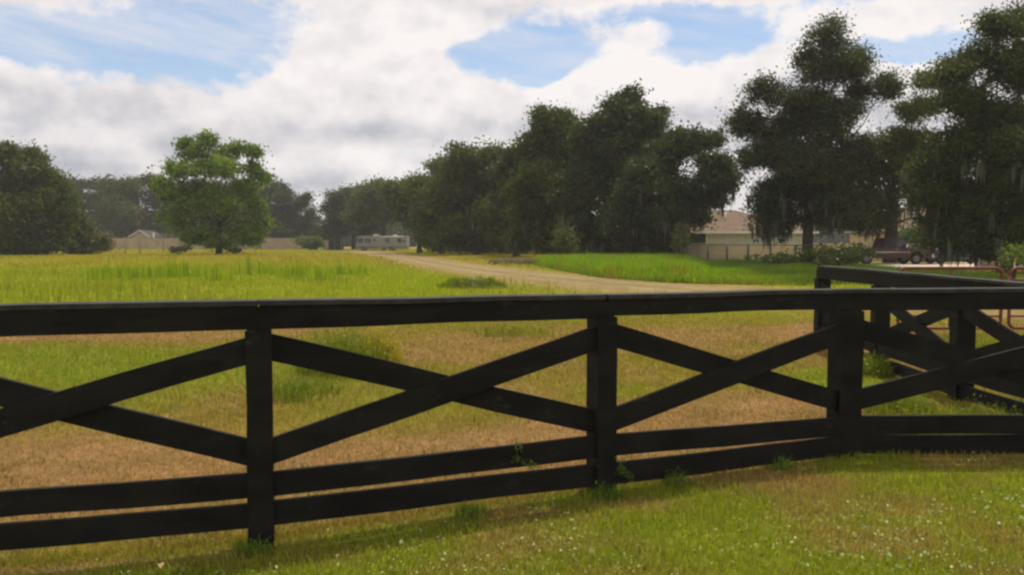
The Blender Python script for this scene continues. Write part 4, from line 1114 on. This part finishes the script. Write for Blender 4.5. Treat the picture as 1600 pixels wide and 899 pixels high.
cr = N.new('ShaderNodeValToRGB'); Lk.new(tone, cr.inputs[0])
e = cr.color_ramp.elements; e[0].position = .0; e[0].color = (.36, .385, .45, 1); e[1].position = 1; e[1].color = (.97, .925, .91, 1)
q = e.new(.35); q.color = (.52, .53, .58, 1); q = e.new(.7); q.color = (.82, .78, .79, 1)
def vscale(col, s):
    n = N.new('ShaderNodeVectorMath'); n.operation = 'SCALE'; Lk.new(col, n.inputs[0]); n.inputs['Scale'].default_value = s; return n.outputs[0]
sky = N.new('ShaderNodeTexSky'); sky.sky_type = 'NISHITA'; sky.sun_disc = False
sky.sun_elevation = SUN_EL; sky.sun_rotation = SUN_AZ; sky.air_density = 1.0; sky.dust_density = .6; sky.ozone_density = 1.5
STR = .135
mix1 = N.new('ShaderNodeMix'); mix1.data_type = 'RGBA'
Lk.new(cirr, mix1.inputs[0]); Lk.new(vscale(sky.outputs[0], 1.0), mix1.inputs[6]); mix1.inputs[7].default_value = (.70 / STR, .74 / STR, .85 / STR, 1)
mix2 = N.new('ShaderNodeMix'); mix2.data_type = 'RGBA'
Lk.new(cumu, mix2.inputs[0]); Lk.new(mix1.outputs[2], mix2.inputs[6]); Lk.new(vscale(cr.outputs[0], 1 / STR), mix2.inputs[7])
bg = N.new('ShaderNodeBackground'); bg.inputs[1].default_value = STR; Lk.new(mix2.outputs[2], bg.inputs[0])
wo = N.new('ShaderNodeOutputWorld'); Lk.new(bg.outputs[0], wo.inputs[0])

sl = bpy.data.lights.new('sun', 'SUN'); sl.energy = 3.8; sl.angle = math.radians(.6); sl.color = (1, .94, .82)
so = link(bpy.data.objects.new('sun', sl))
sd = Vector((math.sin(SUN_AZ) * math.cos(SUN_EL), math.cos(SUN_AZ) * math.cos(SUN_EL), math.sin(SUN_EL)))
so.rotation_euler = (-sd).to_track_quat('-Z', 'Y').to_euler(); so.location = (0, 0, 40)

# ------------------------------------------------------------------ camera and render settings
cd = bpy.data.cameras.new('camera'); cd.sensor_width = 36; cd.lens = 36 * F / 1600; cd.clip_start = .05; cd.clip_end = 6000
co = link(bpy.data.objects.new('camera', cd)); co.location = (0, 0, EYE); co.rotation_euler = (math.pi / 2 - TH, 0, 0)
sc.camera = co
sc.view_settings.view_transform = 'Standard'; sc.view_settings.look = 'None'; sc.view_settings.exposure = 0; sc.view_settings.gamma = 1
cy = sc.cycles
cy.use_denoising = True
try: cy.denoiser = 'OPENIMAGEDENOISE'
except Exception: pass
cy.max_bounces = 6; cy.diffuse_bounces = 3; cy.glossy_bounces = 2; cy.transmission_bounces = 3; cy.volume_bounces = 0
cy.transparent_max_bounces = 8; cy.filter_width = 2.6
cy.use_adaptive_sampling = True; cy.adaptive_threshold = .02
